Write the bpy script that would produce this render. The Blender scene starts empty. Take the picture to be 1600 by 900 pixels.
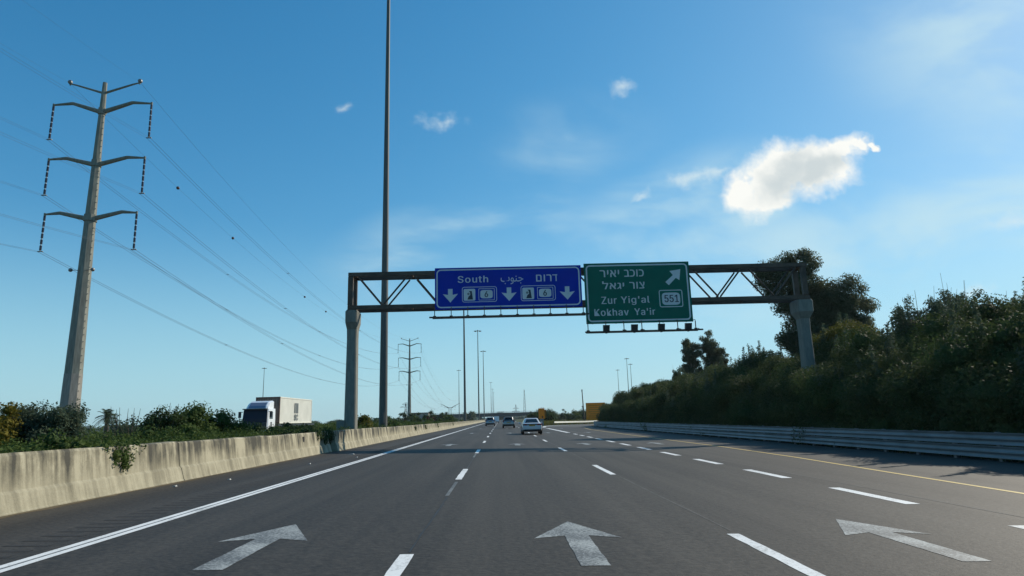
import bpy, bmesh, math, random
import numpy as np
from mathutils import Vector, Matrix, noise as mnoise

SC = bpy.context.scene
COL = SC.collection
RAD = math.radians

# ------------------------------------------------------------------ camera
R = ((0.99948156, 0.0228749, -0.02265715),
     (-0.01763401, -0.19985214, -0.97966737),
     (-0.02693787, 0.97955901, -0.19934516))
cam_d = bpy.data.cameras.new("camera")
cam = bpy.data.objects.new("camera", cam_d)
COL.objects.link(cam)
cam_d.sensor_width = 36.0
cam_d.lens = 36.0 * 1000.0 / 1600.0
cam_d.clip_start = 0.1
cam_d.clip_end = 20000
M4 = Matrix(R).to_4x4()
M4.translation = (0, 0, 1.4)
cam.matrix_world = M4
SC.camera = cam

# ------------------------------------------------------------------ light
SUN_EL, SUN_AZ = 32.0, 55.0          # azimuth clockwise from the driving direction (+Y)
SKY_STRENGTH = 0.085
HAZE = 0.00009
sun_d = bpy.data.lights.new("sun", 'SUN')
sun_d.energy = 4.3
sun_d.angle = RAD(0.5)
sun_d.color = (1.0, 0.91, 0.76)
sun = bpy.data.objects.new("sun", sun_d)
COL.objects.link(sun)
sdir = Vector((math.sin(RAD(SUN_AZ)) * math.cos(RAD(SUN_EL)),
               math.cos(RAD(SUN_AZ)) * math.cos(RAD(SUN_EL)), math.sin(RAD(SUN_EL))))
sun.rotation_euler = sdir.to_track_quat('Z', 'Y').to_euler()
sun.location = (60, 60, 80)

SC.view_settings.view_transform = 'Standard'
SC.view_settings.look = 'None'
SC.view_settings.exposure = 0.10
SC.view_settings.gamma = 1.0
SC.view_settings.use_curve_mapping = False

# ------------------------------------------------------------------ world: sky with clouds
W = bpy.data.worlds.new("World")
SC.world = W
W.use_nodes = True
wt = W.node_tree
wt.nodes.clear()
def WN(t, **kw):
    n = wt.nodes.new(t)
    for k, v in kw.items():
        setattr(n, k, v)
    return n
def wl(a, b):
    wt.links.new(a, b)
def wmath(op, a, b=None, c=None):
    n = WN('ShaderNodeMath', operation=op)
    for i, v in enumerate((a, b, c)):
        if v is None:
            continue
        if isinstance(v, (int, float)):
            n.inputs[i].default_value = v
        else:
            wl(v, n.inputs[i])
    return n.outputs[0]
def wramp(v, lo, hi, a=0.0, b=1.0, smooth=True):
    n = WN('ShaderNodeMapRange')
    n.interpolation_type = 'SMOOTHSTEP' if smooth else 'LINEAR'
    wl(v, n.inputs['Value'])
    n.inputs['From Min'].default_value = lo
    n.inputs['From Max'].default_value = hi
    n.inputs['To Min'].default_value = a
    n.inputs['To Max'].default_value = b
    return n.outputs['Result']
wout = WN('ShaderNodeOutputWorld')
wbg = WN('ShaderNodeBackground')
wbg.inputs['Strength'].default_value = SKY_STRENGTH
sky = WN('ShaderNodeTexSky')
sky.sky_type = 'NISHITA'
sky.sun_disc = False
sky.sun_elevation = RAD(SUN_EL)
sky.sun_rotation = RAD(SUN_AZ)
sky.altitude = 40
sky.air_density = 1.0
sky.dust_density = 0.28
sky.ozone_density = 4.0
hsv = WN('ShaderNodeHueSaturation')
hsv.inputs['Hue'].default_value = 0.487
hsv.inputs['Saturation'].default_value = 1.2
hsv.inputs['Value'].default_value = 1.44
tint = WN('ShaderNodeMix', data_type='RGBA', blend_type='MULTIPLY')
tint.inputs['Factor'].default_value = 1.0
tint.inputs['B'].default_value = (1.02, 1.22, 1.42, 1)
wl(sky.outputs[0], tint.inputs['A'])
# gentle shoulder on the brightest part of the sky, as a phone exposes it
def wvec(op, a, b):
    n = WN('ShaderNodeVectorMath', operation=op)
    for i, v in enumerate((a, b)):
        if isinstance(v, tuple): n.inputs[i].default_value = v
        else: wl(v, n.inputs[i])
    return n.outputs[0]
SH = 0.68 * SKY_STRENGTH
den = wvec('ADD', wvec('MULTIPLY', tint.outputs['Result'], (SH,) * 3), (1.0, 1.0, 1.0))
wl(wvec('DIVIDE', tint.outputs['Result'], den), hsv.inputs['Color'])
tc = WN('ShaderNodeTexCoord')
sep = WN('ShaderNodeSeparateXYZ')
wl(tc.outputs['Generated'], sep.inputs[0])
yy = wmath('MAXIMUM', sep.outputs[1], 0.05)
U = wmath('DIVIDE', sep.outputs[0], yy)      # direction on the plane one unit ahead
V = wmath('DIVIDE', sep.outputs[2], yy)
cmb = WN('ShaderNodeCombineXYZ')
wl(U, cmb.inputs[0]); wl(V, cmb.inputs[1])
def wnoise(scale, detail, rough, dist=0.0, off=(0, 0, 0), sc=(1, 1, 1), rot=0.0):
    mp = WN('ShaderNodeMapping')
    wl(cmb.outputs[0], mp.inputs[0])
    mp.inputs['Location'].default_value = off
    mp.inputs['Scale'].default_value = sc
    mp.inputs['Rotation'].default_value = (0, 0, rot)
    n = WN('ShaderNodeTexNoise')
    wl(mp.outputs[0], n.inputs['Vector'])
    n.inputs['Scale'].default_value = scale
    n.inputs['Detail'].default_value = detail
    n.inputs['Roughness'].default_value = rough
    n.inputs['Distortion'].default_value = dist
    return n.outputs['Fac']
n_big = wnoise(15.0, 8.0, 0.62, 0.15)
n_fine = wnoise(60.0, 6.0, 0.65, 0.2, (3.1, 1.7, 0))
def blob(cu, cv, ru, rv, rot=0.0):
    """soft elliptical bump, 1 at the middle, 0 on the rim"""
    du = wmath('SUBTRACT', U, cu); dv = wmath('SUBTRACT', V, cv)
    c, s = math.cos(rot), math.sin(rot)
    a = wmath('DIVIDE', wmath('ADD', wmath('MULTIPLY', du, c), wmath('MULTIPLY', dv, s)), ru)
    b = wmath('DIVIDE', wmath('SUBTRACT', wmath('MULTIPLY', dv, c), wmath('MULTIPLY', du, s)), rv)
    r2 = wmath('ADD', wmath('MULTIPLY', a, a), wmath('MULTIPLY', b, b))
    return wmath('SUBTRACT', 1.0, wmath('SQRT', r2))
def wmax(items):
    o = items[0]
    for i in items[1:]:
        n = WN('ShaderNodeMath', operation='SMOOTH_MAX')
        wl(o, n.inputs[0]); wl(i, n.inputs[1]); n.inputs[2].default_value = 0.12
        o = n.outputs[0]
    return o
# centre and radii (on the plane one unit ahead), tilt
CLOUD_MAIN = [(.470, .385, .088, .066, .45), (.415, .352, .044, .056, .2), (.545, .398, .085, .058, .45), (.585, .430, .058, .030, .30), (.618, .438, .030, .013, .05), (.645, .436, .016, .008, -.3), (.455, .340, .060, .026, .25)]
CLOUD_SMALL = [(-.088, .494, .060, .026, .15), (-.07, .498, .03, .022, .3), (.221, .548, .042, .024, .2), (-.256, .514, .030, .022, .5), (.335, .388, .065, .020, .1), (.36, .392, .04, .018, .2),
               (.24, .351, .034, .014, .3), (.86, .30, .09, .03, .3), (.778, .187, .06, .022, .1)]
CLOUD_VEIL = [(.85, .32, .55, .20, .3), (.28, .30, .36, .13, .4), (.10, .44, .24, .12, .2, .5), (1.0, .65, .5, .34, 0), (.80, .30, .22, .07, .35), (.5, .24, .6, .13, .15), (-.05, .28, .28, .11, .2), (.42, .33, .22, .08, .45)]
U0, V0 = U, V
w1 = wnoise(13.0, 4.0, 0.55, 0.0, (5.2, 0.3, 0))
w2 = wnoise(13.0, 4.0, 0.55, 0.0, (1.1, 7.4, 0))
U = wmath('ADD', U0, wmath('MULTIPLY', wmath('SUBTRACT', w1, 0.5), 0.075))
V = wmath('ADD', V0, wmath('MULTIPLY', wmath('SUBTRACT', w2, 0.5), 0.075))
ED = wmath('MULTIPLY', wmath('SUBTRACT', n_big, 0.5), 0.70)
ED = wmath('ADD', ED, wmath('MULTIPLY', wmath('SUBTRACT', n_fine, 0.5), 0.35))
main_shape = wmax([blob(*b) for b in CLOUD_MAIN])
main_d = wmath('ADD', main_shape, ED)
main_m = wmath('MULTIPLY', wmath('POWER', wramp(main_d, 0.00, 0.50, smooth=False), 1.3), 0.97)
n_core = wnoise(9.0, 6.0, 0.6, 0.3, (2.2, 4.4, 0))
main_core = wmath('MULTIPLY', wramp(wmath('ADD', wmax([blob(.475, .372, .10, .05, .42), blob(.54, .385, .075, .03, .42)]), wmath('MULTIPLY', wmath('SUBTRACT', n_core, 0.5), 2.2)), 0.05, 1.1), 0.72)
small_shape = wmax([blob(*b) for b in CLOUD_SMALL])
small_m = wramp(wmath('ADD', small_shape, wmath('MULTIPLY', ED, 2.0)), 0.15, 1.35, 0.0, 0.70)
U, V = U0, V0
veil_n = wnoise(2.4, 5.0, 0.55, 0.4, (0.4, 2.2, 0), (1.0, 2.2, 1.0), RAD(-24))
veil_shape = wmax([blob(*b[:5]) if len(b) == 5 else wmath('MULTIPLY', blob(*b[:5]), b[5]) for b in CLOUD_VEIL])
veil_m = wmath('MULTIPLY', wramp(veil_shape, 0.0, 0.75), wramp(veil_n, 0.40, 0.66, 0.03, 0.66))
front = wramp(sep.outputs[1], 0.06, 0.2)
def wmix(fac, a, b):
    n = WN('ShaderNodeMix', data_type='RGBA')
    wl(fac, n.inputs['Factor'])
    for sock, v in ((n.inputs['A'], a), (n.inputs['B'], b)):
        if isinstance(v, tuple):
            sock.default_value = (*v, 1)
        else:
            wl(v, sock)
    return n.outputs['Result']
K = 1.0 / SKY_STRENGTH
cl_white = (0.93 * K, 0.93 * K, 0.88 * K)
cl_grey = (0.46 * K, 0.54 * K, 0.57 * K)
cl_veil = (0.56 * K, 0.75 * K, 0.80 * K)
# pale cyan air low over the horizon
base_sky = wmix(wramp(sep.outputs[2], 0.0, 0.30, 0.72, 0.0), hsv.outputs[0], (0.36 * K, 0.64 * K, 0.74 * K))
col = wmix(wmath('MULTIPLY', veil_m, front), base_sky, cl_veil)
col = wmix(wmath('MULTIPLY', small_m, front), col, (0.70 * K, 0.80 * K, 0.82 * K))
lit = wmix(main_core, cl_white, cl_grey)
col = wmix(wmath('MULTIPLY', main_m, front), col, lit)
wl(col, wbg.inputs['Color'])
wl(wbg.outputs[0], wout.inputs['Surface'])

# ------------------------------------------------------------------ materials
def mat(name, base, rough=0.6, metal=0.0, spec=0.5, var=0.0, scale=4.0, vscale=(1, 1, 1), bump=0.0, bscale=40.0,
        coat=0.0, detail=5.0, base2=None):
    m = bpy.data.materials.new(name)
    m.use_nodes = True
    nt = m.node_tree
    p = nt.nodes['Principled BSDF']
    p.inputs['Base Color'].default_value = (*base, 1)
    p.inputs['Roughness'].default_value = rough
    p.inputs['Metallic'].default_value = metal
    p.inputs['Specular IOR Level'].default_value = spec
    p.inputs['Coat Weight'].default_value = coat
    t = nt.nodes.new('ShaderNodeTexCoord')
    if var > 0 or base2:
        mp = nt.nodes.new('ShaderNodeMapping')
        mp.inputs['Scale'].default_value = vscale
        nt.links.new(t.outputs['Object'], mp.inputs[0])
        n = nt.nodes.new('ShaderNodeTexNoise')
        n.inputs['Scale'].default_value = scale
        n.inputs['Detail'].default_value = detail
        n.inputs['Roughness'].default_value = 0.6
        nt.links.new(mp.outputs[0], n.inputs['Vector'])
        r = nt.nodes.new('ShaderNodeValToRGB')
        r.color_ramp.elements[0].position = 0.3
        r.color_ramp.elements[1].position = 0.7
        b2 = base2 or tuple(min(1, c * (1 + var)) for c in base)
        r.color_ramp.elements[0].color = (*tuple(c * (1 - var) for c in base), 1)
        r.color_ramp.elements[1].color = (*b2, 1)
        nt.links.new(n.outputs['Fac'], r.inputs[0])
        nt.links.new(r.outputs[0], p.inputs['Base Color'])
    if bump > 0:
        n2 = nt.nodes.new('ShaderNodeTexNoise')
        n2.inputs['Scale'].default_value = bscale
        n2.inputs['Detail'].default_value = 4
        nt.links.new(t.outputs['Object'], n2.inputs['Vector'])
        b = nt.nodes.new('ShaderNodeBump')
        b.inputs['Strength'].default_value = bump
        b.inputs['Distance'].default_value = 0.02
        nt.links.new(n2.outputs['Fac'], b.inputs['Height'])
        nt.links.new(b.outputs[0], p.inputs['Normal'])
    return m

def leaf_mat(name, dark, light, trans=0.35, rough=0.7, nscale=0.9):
    """leaves: colour differs from leaf to leaf and from clump to clump, some light passes through"""
    m = bpy.data.materials.new(name)
    m.use_nodes = True
    nt = m.node_tree
    p = nt.nodes['Principled BSDF']
    out = nt.nodes['Material Output']
    g = nt.nodes.new('ShaderNodeNewGeometry')
    t = nt.nodes.new('ShaderNodeTexCoord')
    n = nt.nodes.new('ShaderNodeTexNoise')
    n.inputs['Scale'].default_value = nscale
    n.inputs['Detail'].default_value = 3
    nt.links.new(t.outputs['Object'], n.inputs['Vector'])
    a = nt.nodes.new('ShaderNodeMath'); a.operation = 'MULTIPLY'; a.inputs[1].default_value = 0.45
    nt.links.new(g.outputs['Random Per Island'], a.inputs[0])
    b = nt.nodes.new('ShaderNodeMath'); b.operation = 'MULTIPLY_ADD'; b.inputs[1].default_value = 1.3; b.inputs[2].default_value = -0.38
    nt.links.new(n.outputs['Fac'], b.inputs[0])
    s = nt.nodes.new('ShaderNodeMath'); s.operation = 'ADD'; s.use_clamp = True
    nt.links.new(a.outputs[0], s.inputs[0]); nt.links.new(b.outputs[0], s.inputs[1])
    mx = nt.nodes.new('ShaderNodeMix'); mx.data_type = 'RGBA'
    nt.links.new(s.outputs[0], mx.inputs['Factor'])
    mx.inputs['A'].default_value = (*dark, 1)
    mx.inputs['B'].default_value = (*light, 1)
    nt.links.new(mx.outputs['Result'], p.inputs['Base Color'])
    p.inputs['Roughness'].default_value = rough
    p.inputs['Specular IOR Level'].default_value = 0.12
    tr = nt.nodes.new('ShaderNodeBsdfTranslucent')
    nt.links.new(mx.outputs['Result'], tr.inputs['Color'])
    ms = nt.nodes.new('ShaderNodeMixShader')
    ms.inputs[0].default_value = trans
    nt.links.new(p.outputs[0], ms.inputs[1]); nt.links.new(tr.outputs[0], ms.inputs[2])
    nt.links.new(ms.outputs[0], out.inputs['Surface'])
    return m

def asphalt_mat():
    m = bpy.data.materials.new("asphalt")
    m.use_nodes = True
    nt = m.node_tree
    p = nt.nodes['Principled BSDF']
    t = nt.nodes.new('ShaderNodeTexCoord')
    def noise(scale, sc=(1, 1, 1), det=4, rough=0.6):
        mp = nt.nodes.new('ShaderNodeMapping'); mp.inputs['Scale'].default_value = sc
        nt.links.new(t.outputs['Object'], mp.inputs[0])
        n = nt.nodes.new('ShaderNodeTexNoise'); n.inputs['Scale'].default_value = scale
        n.inputs['Detail'].default_value = det; n.inputs['Roughness'].default_value = rough
        nt.links.new(mp.outputs[0], n.inputs['Vector'])
        return n.outputs['Fac']
    def mth(op, a, b=None, c=None):
        n = nt.nodes.new('ShaderNodeMath'); n.operation = op
        for i, v in enumerate((a, b, c)):
            if v is None: continue
            if isinstance(v, (int, float)): n.inputs[i].default_value = v
            else: nt.links.new(v, n.inputs[i])
        return n.outputs[0]
    grain = noise(15.0, det=3, rough=0.65)
    streak = noise(1.0, (1.9, 0.035, 1), 4, 0.6)          # wear drawn out along the driving direction
    patch = noise(0.16, (1, 0.5, 1), 4)
    sp = nt.nodes.new('ShaderNodeSeparateXYZ'); nt.links.new(t.outputs['Object'], sp.inputs[0])
    tracks = mth('COSINE', mth('MULTIPLY', mth('ADD', sp.outputs[0], 0.06), 2 * math.pi / 1.915))
    v = mth('ADD', mth('MULTIPLY_ADD', grain, 2.6, -1.3), mth('MULTIPLY_ADD', streak, 1.5, -0.75))
    v = mth('ADD', v, mth('MULTIPLY_ADD', patch, 0.9, -0.45))
    v = mth('ADD', v, mth('MULTIPLY', tracks, 0.13))
    def step(x0, amt, w=0.05):       # tone steps from lane to lane, lighter overall to the right
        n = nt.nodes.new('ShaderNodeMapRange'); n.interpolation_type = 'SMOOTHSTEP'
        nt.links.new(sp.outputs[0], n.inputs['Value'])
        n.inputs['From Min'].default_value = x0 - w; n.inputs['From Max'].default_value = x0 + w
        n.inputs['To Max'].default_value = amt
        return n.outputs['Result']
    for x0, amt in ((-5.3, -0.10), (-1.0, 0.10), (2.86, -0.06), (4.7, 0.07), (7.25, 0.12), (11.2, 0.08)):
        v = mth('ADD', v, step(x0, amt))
    blot = noise(0.9, (1, 0.6, 1), 6, 0.7)                  # oil drips and stains
    bl = nt.nodes.new('ShaderNodeMapRange'); bl.interpolation_type = 'SMOOTHSTEP'
    nt.links.new(blot, bl.inputs['Value'])
    bl.inputs['From Min'].default_value = 0.60; bl.inputs['From Max'].default_value = 0.72; bl.inputs['To Max'].default_value = -0.20
    v = mth('ADD', v, bl.outputs['Result'])
    mr = nt.nodes.new('ShaderNodeMapRange')
    mr.inputs['From Min'].default_value = -0.9; mr.inputs['From Max'].default_value = 0.9
    nt.links.new(v, mr.inputs['Value'])
    cr = nt.nodes.new('ShaderNodeValToRGB')
    cr.color_ramp.elements[0].color = (0.010, 0.009, 0.008, 1)
    cr.color_ramp.elements[1].color = (0.077, 0.067, 0.054, 1)
    nt.links.new(mr.outputs[0], cr.inputs[0])
    nt.links.new(cr.outputs[0], p.inputs['Base Color'])
    p.inputs['Roughness'].default_value = 0.72
    p.inputs['Specular IOR Level'].default_value = 0.3
    b = nt.nodes.new('ShaderNodeBump'); b.inputs['Strength'].default_value = 0.45; b.inputs['Distance'].default_value = 0.012
    nt.links.new(grain, b.inputs['Height'])
    nt.links.new(b.outputs[0], p.inputs['Normal'])
    return m

def paint_mat(name, base, worn, wear=0.5):
    """road paint: a speckle of bare asphalt shows through where it is worn"""
    m = bpy.data.materials.new(name)
    m.use_nodes = True
    nt = m.node_tree
    p = nt.nodes['Principled BSDF']
    t = nt.nodes.new('ShaderNodeTexCoord')
    n = nt.nodes.new('ShaderNodeTexNoise'); n.inputs['Scale'].default_value = 26; n.inputs['Detail'].default_value = 8
    n.inputs['Roughness'].default_value = 0.75
    nt.links.new(t.outputs['Object'], n.inputs['Vector'])
    n2 = nt.nodes.new('ShaderNodeTexNoise'); n2.inputs['Scale'].default_value = 1.6; n2.inputs['Detail'].default_value = 4
    nt.links.new(t.outputs['Object'], n2.inputs['Vector'])
    a = nt.nodes.new('ShaderNodeMath'); a.operation = 'MULTIPLY_ADD'; a.inputs[1].default_value = 0.55; 
    nt.links.new(n2.outputs['Fac'], a.inputs[0]); nt.links.new(n.outputs['Fac'], a.inputs[2])
    cr = nt.nodes.new('ShaderNodeValToRGB')
    cr.color_ramp.elements[0].position = wear; cr.color_ramp.elements[0].color = (*worn, 1)
    cr.color_ramp.elements[1].position = wear + 0.22; cr.color_ramp.elements[1].color = (*base, 1)
    nt.links.new(a.outputs[0], cr.inputs[0])
    nt.links.new(cr.outputs[0], p.inputs['Base Color'])
    p.inputs['Roughness'].default_value = 0.6
    return m

def wall_mat():
    m = bpy.data.materials.new("stained_concrete")
    m.use_nodes = True
    nt = m.node_tree
    p = nt.nodes['Principled BSDF']
    t = nt.nodes.new('ShaderNodeTexCoord')
    def noise(scale, sc, det=5, rough=0.6, dist=0.0):
        mp = nt.nodes.new('ShaderNodeMapping'); mp.inputs['Scale'].default_value = sc
        nt.links.new(t.outputs['Object'], mp.inputs[0])
        n = nt.nodes.new('ShaderNodeTexNoise'); n.inputs['Scale'].default_value = scale
        n.inputs['Detail'].default_value = det; n.inputs['Roughness'].default_value = rough
        n.inputs['Distortion'].default_value = dist
        nt.links.new(mp.outputs[0], n.inputs['Vector'])
        return n.outputs['Fac']
    def mth(op, a, b=None, c=None):
        n = nt.nodes.new('ShaderNodeMath'); n.operation = op
        for i, v in enumerate((a, b, c)):
            if v is None: continue
            if isinstance(v, (int, float)): n.inputs[i].default_value = v
            else: nt.links.new(v, n.inputs[i])
        return n.outputs[0]
    drip = noise(1.0, (0.3, 2.3, 0.22), 5, 0.62)           # rain streaks run down the face
    drip2 = noise(1.0, (0.5, 7.0, 0.7), 4, 0.6)
    blot = noise(1.1, (1, 1, 1), 6, 0.65)
    grain = noise(30, (1, 1, 1), 5, 0.7)
    sp = nt.nodes.new('ShaderNodeSeparateXYZ'); nt.links.new(t.outputs['Object'], sp.inputs[0])
    up = nt.nodes.new('ShaderNodeMapRange'); up.interpolation_type = 'SMOOTHSTEP'
    up.inputs['From Min'].default_value = 0.30; up.inputs['From Max'].default_value = 0.75
    nt.links.new(sp.outputs[2], up.inputs['Value'])
    amt = mth('MULTIPLY_ADD', up.outputs[0], 0.72, 0.44)    # the upper face carries most of the algae and soot
    v = mth('ADD', mth('MULTIPLY_ADD', drip, 3.4, -1.2), mth('MULTIPLY_ADD', drip2, 1.5, -0.75))
    v = mth('ADD', v, mth('MULTIPLY_ADD', blot, 2.4, -1.2))
    v = mth('MULTIPLY', v, amt)
    v = mth('ADD', v, mth('MULTIPLY_ADD', grain, 0.3, -0.15))
    cr = nt.nodes.new('ShaderNodeValToRGB')
    e = cr.color_ramp.elements
    e[0].position = 0.0; e[0].color = (0.41, 0.375, 0.27, 1)
    e[1].position = 1.0; e[1].color = (0.075, 0.072, 0.058, 1)
    x = e.new(0.45); x.color = (0.225, 0.205, 0.145, 1)
    nt.links.new(v, cr.inputs[0])
    nt.links.new(cr.outputs[0], p.inputs['Base Color'])
    p.inputs['Roughness'].default_value = 0.9
    p.inputs['Specular IOR Level'].default_value = 0.2
    b = nt.nodes.new('ShaderNodeBump'); b.inputs['Strength'].default_value = 0.35; b.inputs['Distance'].default_value = 0.02
    nt.links.new(grain, b.inputs['Height']); nt.links.new(b.outputs[0], p.inputs['Normal'])
    return m

M = {}
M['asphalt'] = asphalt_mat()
M['asphalt_old'] = mat('grey_asphalt', (0.07, 0.068, 0.062), 0.8, var=0.35, scale=6, bump=0.3)
M['white_paint'] = paint_mat('white_road_paint', (0.80, 0.80, 0.77), (0.36, 0.36, 0.34), 0.56)
M['worn_paint'] = paint_mat('worn_white_paint', (0.44, 0.45, 0.42), (0.10, 0.10, 0.095), 0.70)
M['faded_paint'] = paint_mat('faded_white_paint', (0.24, 0.24, 0.22), (0.08, 0.08, 0.075), 0.72)
M['yellow_paint'] = paint_mat('yellow_road_paint', (0.62, 0.44, 0.12), (0.32, 0.25, 0.10), 0.5)
M['tar'] = mat('bitumen_joint', (0.016, 0.016, 0.016), 0.6, var=0.3, scale=20)
M['groove'] = mat('milled_asphalt', (0.026, 0.025, 0.024), 0.9, var=0.3, scale=20)
M['concrete'] = wall_mat()
M['column'] = mat('grey_concrete', (0.20, 0.20, 0.175), 0.9, spec=0.15, var=0.18, scale=3, vscale=(2, 2, 0.5), bump=0.2)
M['pylon'] = mat('weathered_pole', (0.20, 0.20, 0.165), 0.75, spec=0.3, var=0.3, scale=2, vscale=(3, 3, 0.4))
M['pylon_base'] = mat('pale_pole_base', (0.27, 0.25, 0.215), 0.85, spec=0.2, var=0.2, scale=2, vscale=(3, 3, 0.5))
M['steel'] = mat('galvanised_steel', (0.20, 0.20, 0.195), 0.5, metal=0.6, var=0.2, scale=3)
M['dark_steel'] = mat('dark_painted_steel', (0.075, 0.055, 0.042), 0.55, metal=0.1, spec=0.3, base2=(0.12, 0.085, 0.06), var=0.35, scale=1.2)
M['mast'] = mat('mast_steel', (0.105, 0.108, 0.10), 0.6, metal=0.1, spec=0.3, var=0.15, scale=2, vscale=(3, 3, 0.3))
M['rail'] = mat('guard_rail_steel', (0.23, 0.24, 0.25), 0.6, metal=0.7, var=0.2, scale=2, vscale=(1, 0.4, 1))
M['wire'] = mat('aluminium_wire', (0.13, 0.15, 0.17), 0.5, metal=0.2)
M['insulator'] = mat('brown_glazed_insulator', (0.022, 0.018, 0.03), 0.2)
M['insulator_gap'] = mat('pale_insulator_cap', (0.45, 0.45, 0.45), 0.5)
M['black'] = mat('black_rubber', (0.012, 0.012, 0.012), 0.7)
M['black_plastic'] = mat('black_plastic', (0.016, 0.016, 0.017), 0.45)
M['orange_ball'] = mat('warning_ball_paint', (0.06, 0.03, 0.03), 0.5)
M['blue'] = mat('blue_sign_sheet', (0.003, 0.030, 0.36), 0.5, spec=0.12, var=0.08, scale=0.8)
M['green'] = mat('green_sign_sheet', (0.004, 0.125, 0.085), 0.5, spec=0.12, var=0.08, scale=0.8)
M['sign_white'] = mat('reflective_white', (0.62, 0.64, 0.64), 0.5, spec=0.15, var=0.06, scale=2)
M['sign_black'] = mat('sign_black', (0.012, 0.02, 0.04), 0.5)
M['sign_back'] = mat('sign_aluminium', (0.22, 0.22, 0.22), 0.5, metal=0.5)
M['yellow_board'] = mat('yellow_board', (0.95, 0.235, 0.0), 0.55, var=0.12, scale=1.5)
M['yellow_line'] = mat('brown_board_line', (0.22, 0.10, 0.006), 0.6)
M['soil'] = mat('dry_soil', (0.13, 0.105, 0.07), 0.95, spec=0.1, var=0.35, scale=0.6, bump=0.4, bscale=6)
M['field'] = mat('field_ground', (0.10, 0.10, 0.055), 0.95, spec=0.1, var=0.4, scale=0.05, base2=(0.07, 0.085, 0.035))
M['bank'] = mat('bank_earth', (0.05, 0.045, 0.028), 0.95, spec=0.1, var=0.4, scale=1.2, bump=0.4, bscale=5)
M['bark'] = mat('bark', (0.10, 0.08, 0.06), 0.9, var=0.35, scale=5, vscale=(3, 3, 0.6))
M['pale_bark'] = mat('pale_bark', (0.22, 0.19, 0.15), 0.85, var=0.4, scale=3, vscale=(3, 3, 0.6))
M['leaf_dark'] = leaf_mat('dark_green_leaves', (0.028, 0.052, 0.020), (0.070, 0.105, 0.034))
M['leaf_mid'] = leaf_mat('mid_green_leaves', (0.036, 0.066, 0.018), (0.105, 0.145, 0.034))
M['leaf_scrub'] = leaf_mat('scrub_leaves', (0.030, 0.054, 0.022), (0.105, 0.122, 0.042), 0.34, nscale=0.45)
M['leaf_pale'] = leaf_mat('pale_scrub_leaves', (0.028, 0.058, 0.022), (0.092, 0.120, 0.036), 0.3, nscale=0.6)
M['leaf_grey'] = leaf_mat('grey_green_leaves', (0.045, 0.072, 0.045), (0.120, 0.150, 0.090))
M['leaf_euc'] = leaf_mat('eucalyptus_leaves', (0.066, 0.084, 0.044), (0.150, 0.160, 0.090), 0.42)
M['leaf_yellow'] = leaf_mat('yellow_green_leaves', (0.060, 0.068, 0.012), (0.150, 0.140, 0.025))
M['leaf_olive'] = leaf_mat('olive_brown_leaves', (0.085, 0.080, 0.012), (0.190, 0.155, 0.024))
M['leaf_palm'] = leaf_mat('palm_leaves', (0.030, 0.050, 0.028), (0.075, 0.095, 0.045))
M['leaf_rust'] = leaf_mat('rusty_leaves', (0.060, 0.030, 0.018), (0.130, 0.060, 0.035))
M['grass'] = leaf_mat('dry_grass', (0.07, 0.08, 0.02), (0.17, 0.16, 0.05))
M['car_white'] = mat('white_car_paint', (0.55, 0.57, 0.59), 0.28, coat=0.6)
M['car_silver'] = mat('silver_car_paint', (0.30, 0.31, 0.31), 0.3, metal=0.35, coat=0.6)
M['car_grey'] = mat('pale_grey_car_paint', (0.34, 0.37, 0.41), 0.3, metal=0.2, coat=0.6)
M['glass'] = mat('tinted_glass', (0.012, 0.018, 0.022), 0.06, spec=0.7)
M['deflector_shade'] = mat('blue_grey_deflector_shade', (0.16, 0.19, 0.27), 0.4)  # shade on the white roof fairing, put into a blue-grey colour
M['truck_glass'] = mat('dark_truck_glass', (0.010, 0.016, 0.034), 0.25, spec=0.15)
M['tail_red'] = mat('red_lamp_lens', (0.22, 0.012, 0.010), 0.2, coat=0.4)
M['plate'] = mat('yellow_number_plate', (0.42, 0.22, 0.02), 0.5)
M['chrome'] = mat('chrome', (0.55, 0.55, 0.55), 0.2, metal=1.0)
M['truck_white'] = mat('white_truck_paint', (0.74, 0.76, 0.78), 0.3, coat=0.5)
M['truck_dark'] = mat('dark_truck_trim', (0.02, 0.022, 0.028), 0.4)
M['container'] = mat('cream_container_paint', (0.70, 0.69, 0.60), 0.6, var=0.08, scale=0.7, base2=(0.76, 0.75, 0.66))
M['container_front'] = mat('dark_container_front', (0.16, 0.135, 0.115), 0.8, var=0.25, scale=0.8)  # front wall much darker than the cream sides
M['rust'] = mat('rust_brown_paint', (0.12, 0.075, 0.06), 0.8, var=0.3, scale=2)
M['logo'] = mat('grey_logo_paint', (0.13, 0.15, 0.15), 0.6)
M['bridge'] = mat('bridge_concrete', (0.06, 0.065, 0.065), 0.9, spec=0.2, var=0.15, scale=0.3)
M['building'] = mat('pale_plaster', (0.30, 0.28, 0.25), 0.9, var=0.1, scale=0.5)
M['litter'] = mat('white_litter', (0.4, 0.4, 0.37), 0.7)

# ------------------------------------------------------------------ helpers
def gz(x):
    """road surface height: a 2 % cross fall to the right"""
    return -0.02 * min(max(x, -9.0), 19.0)

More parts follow.
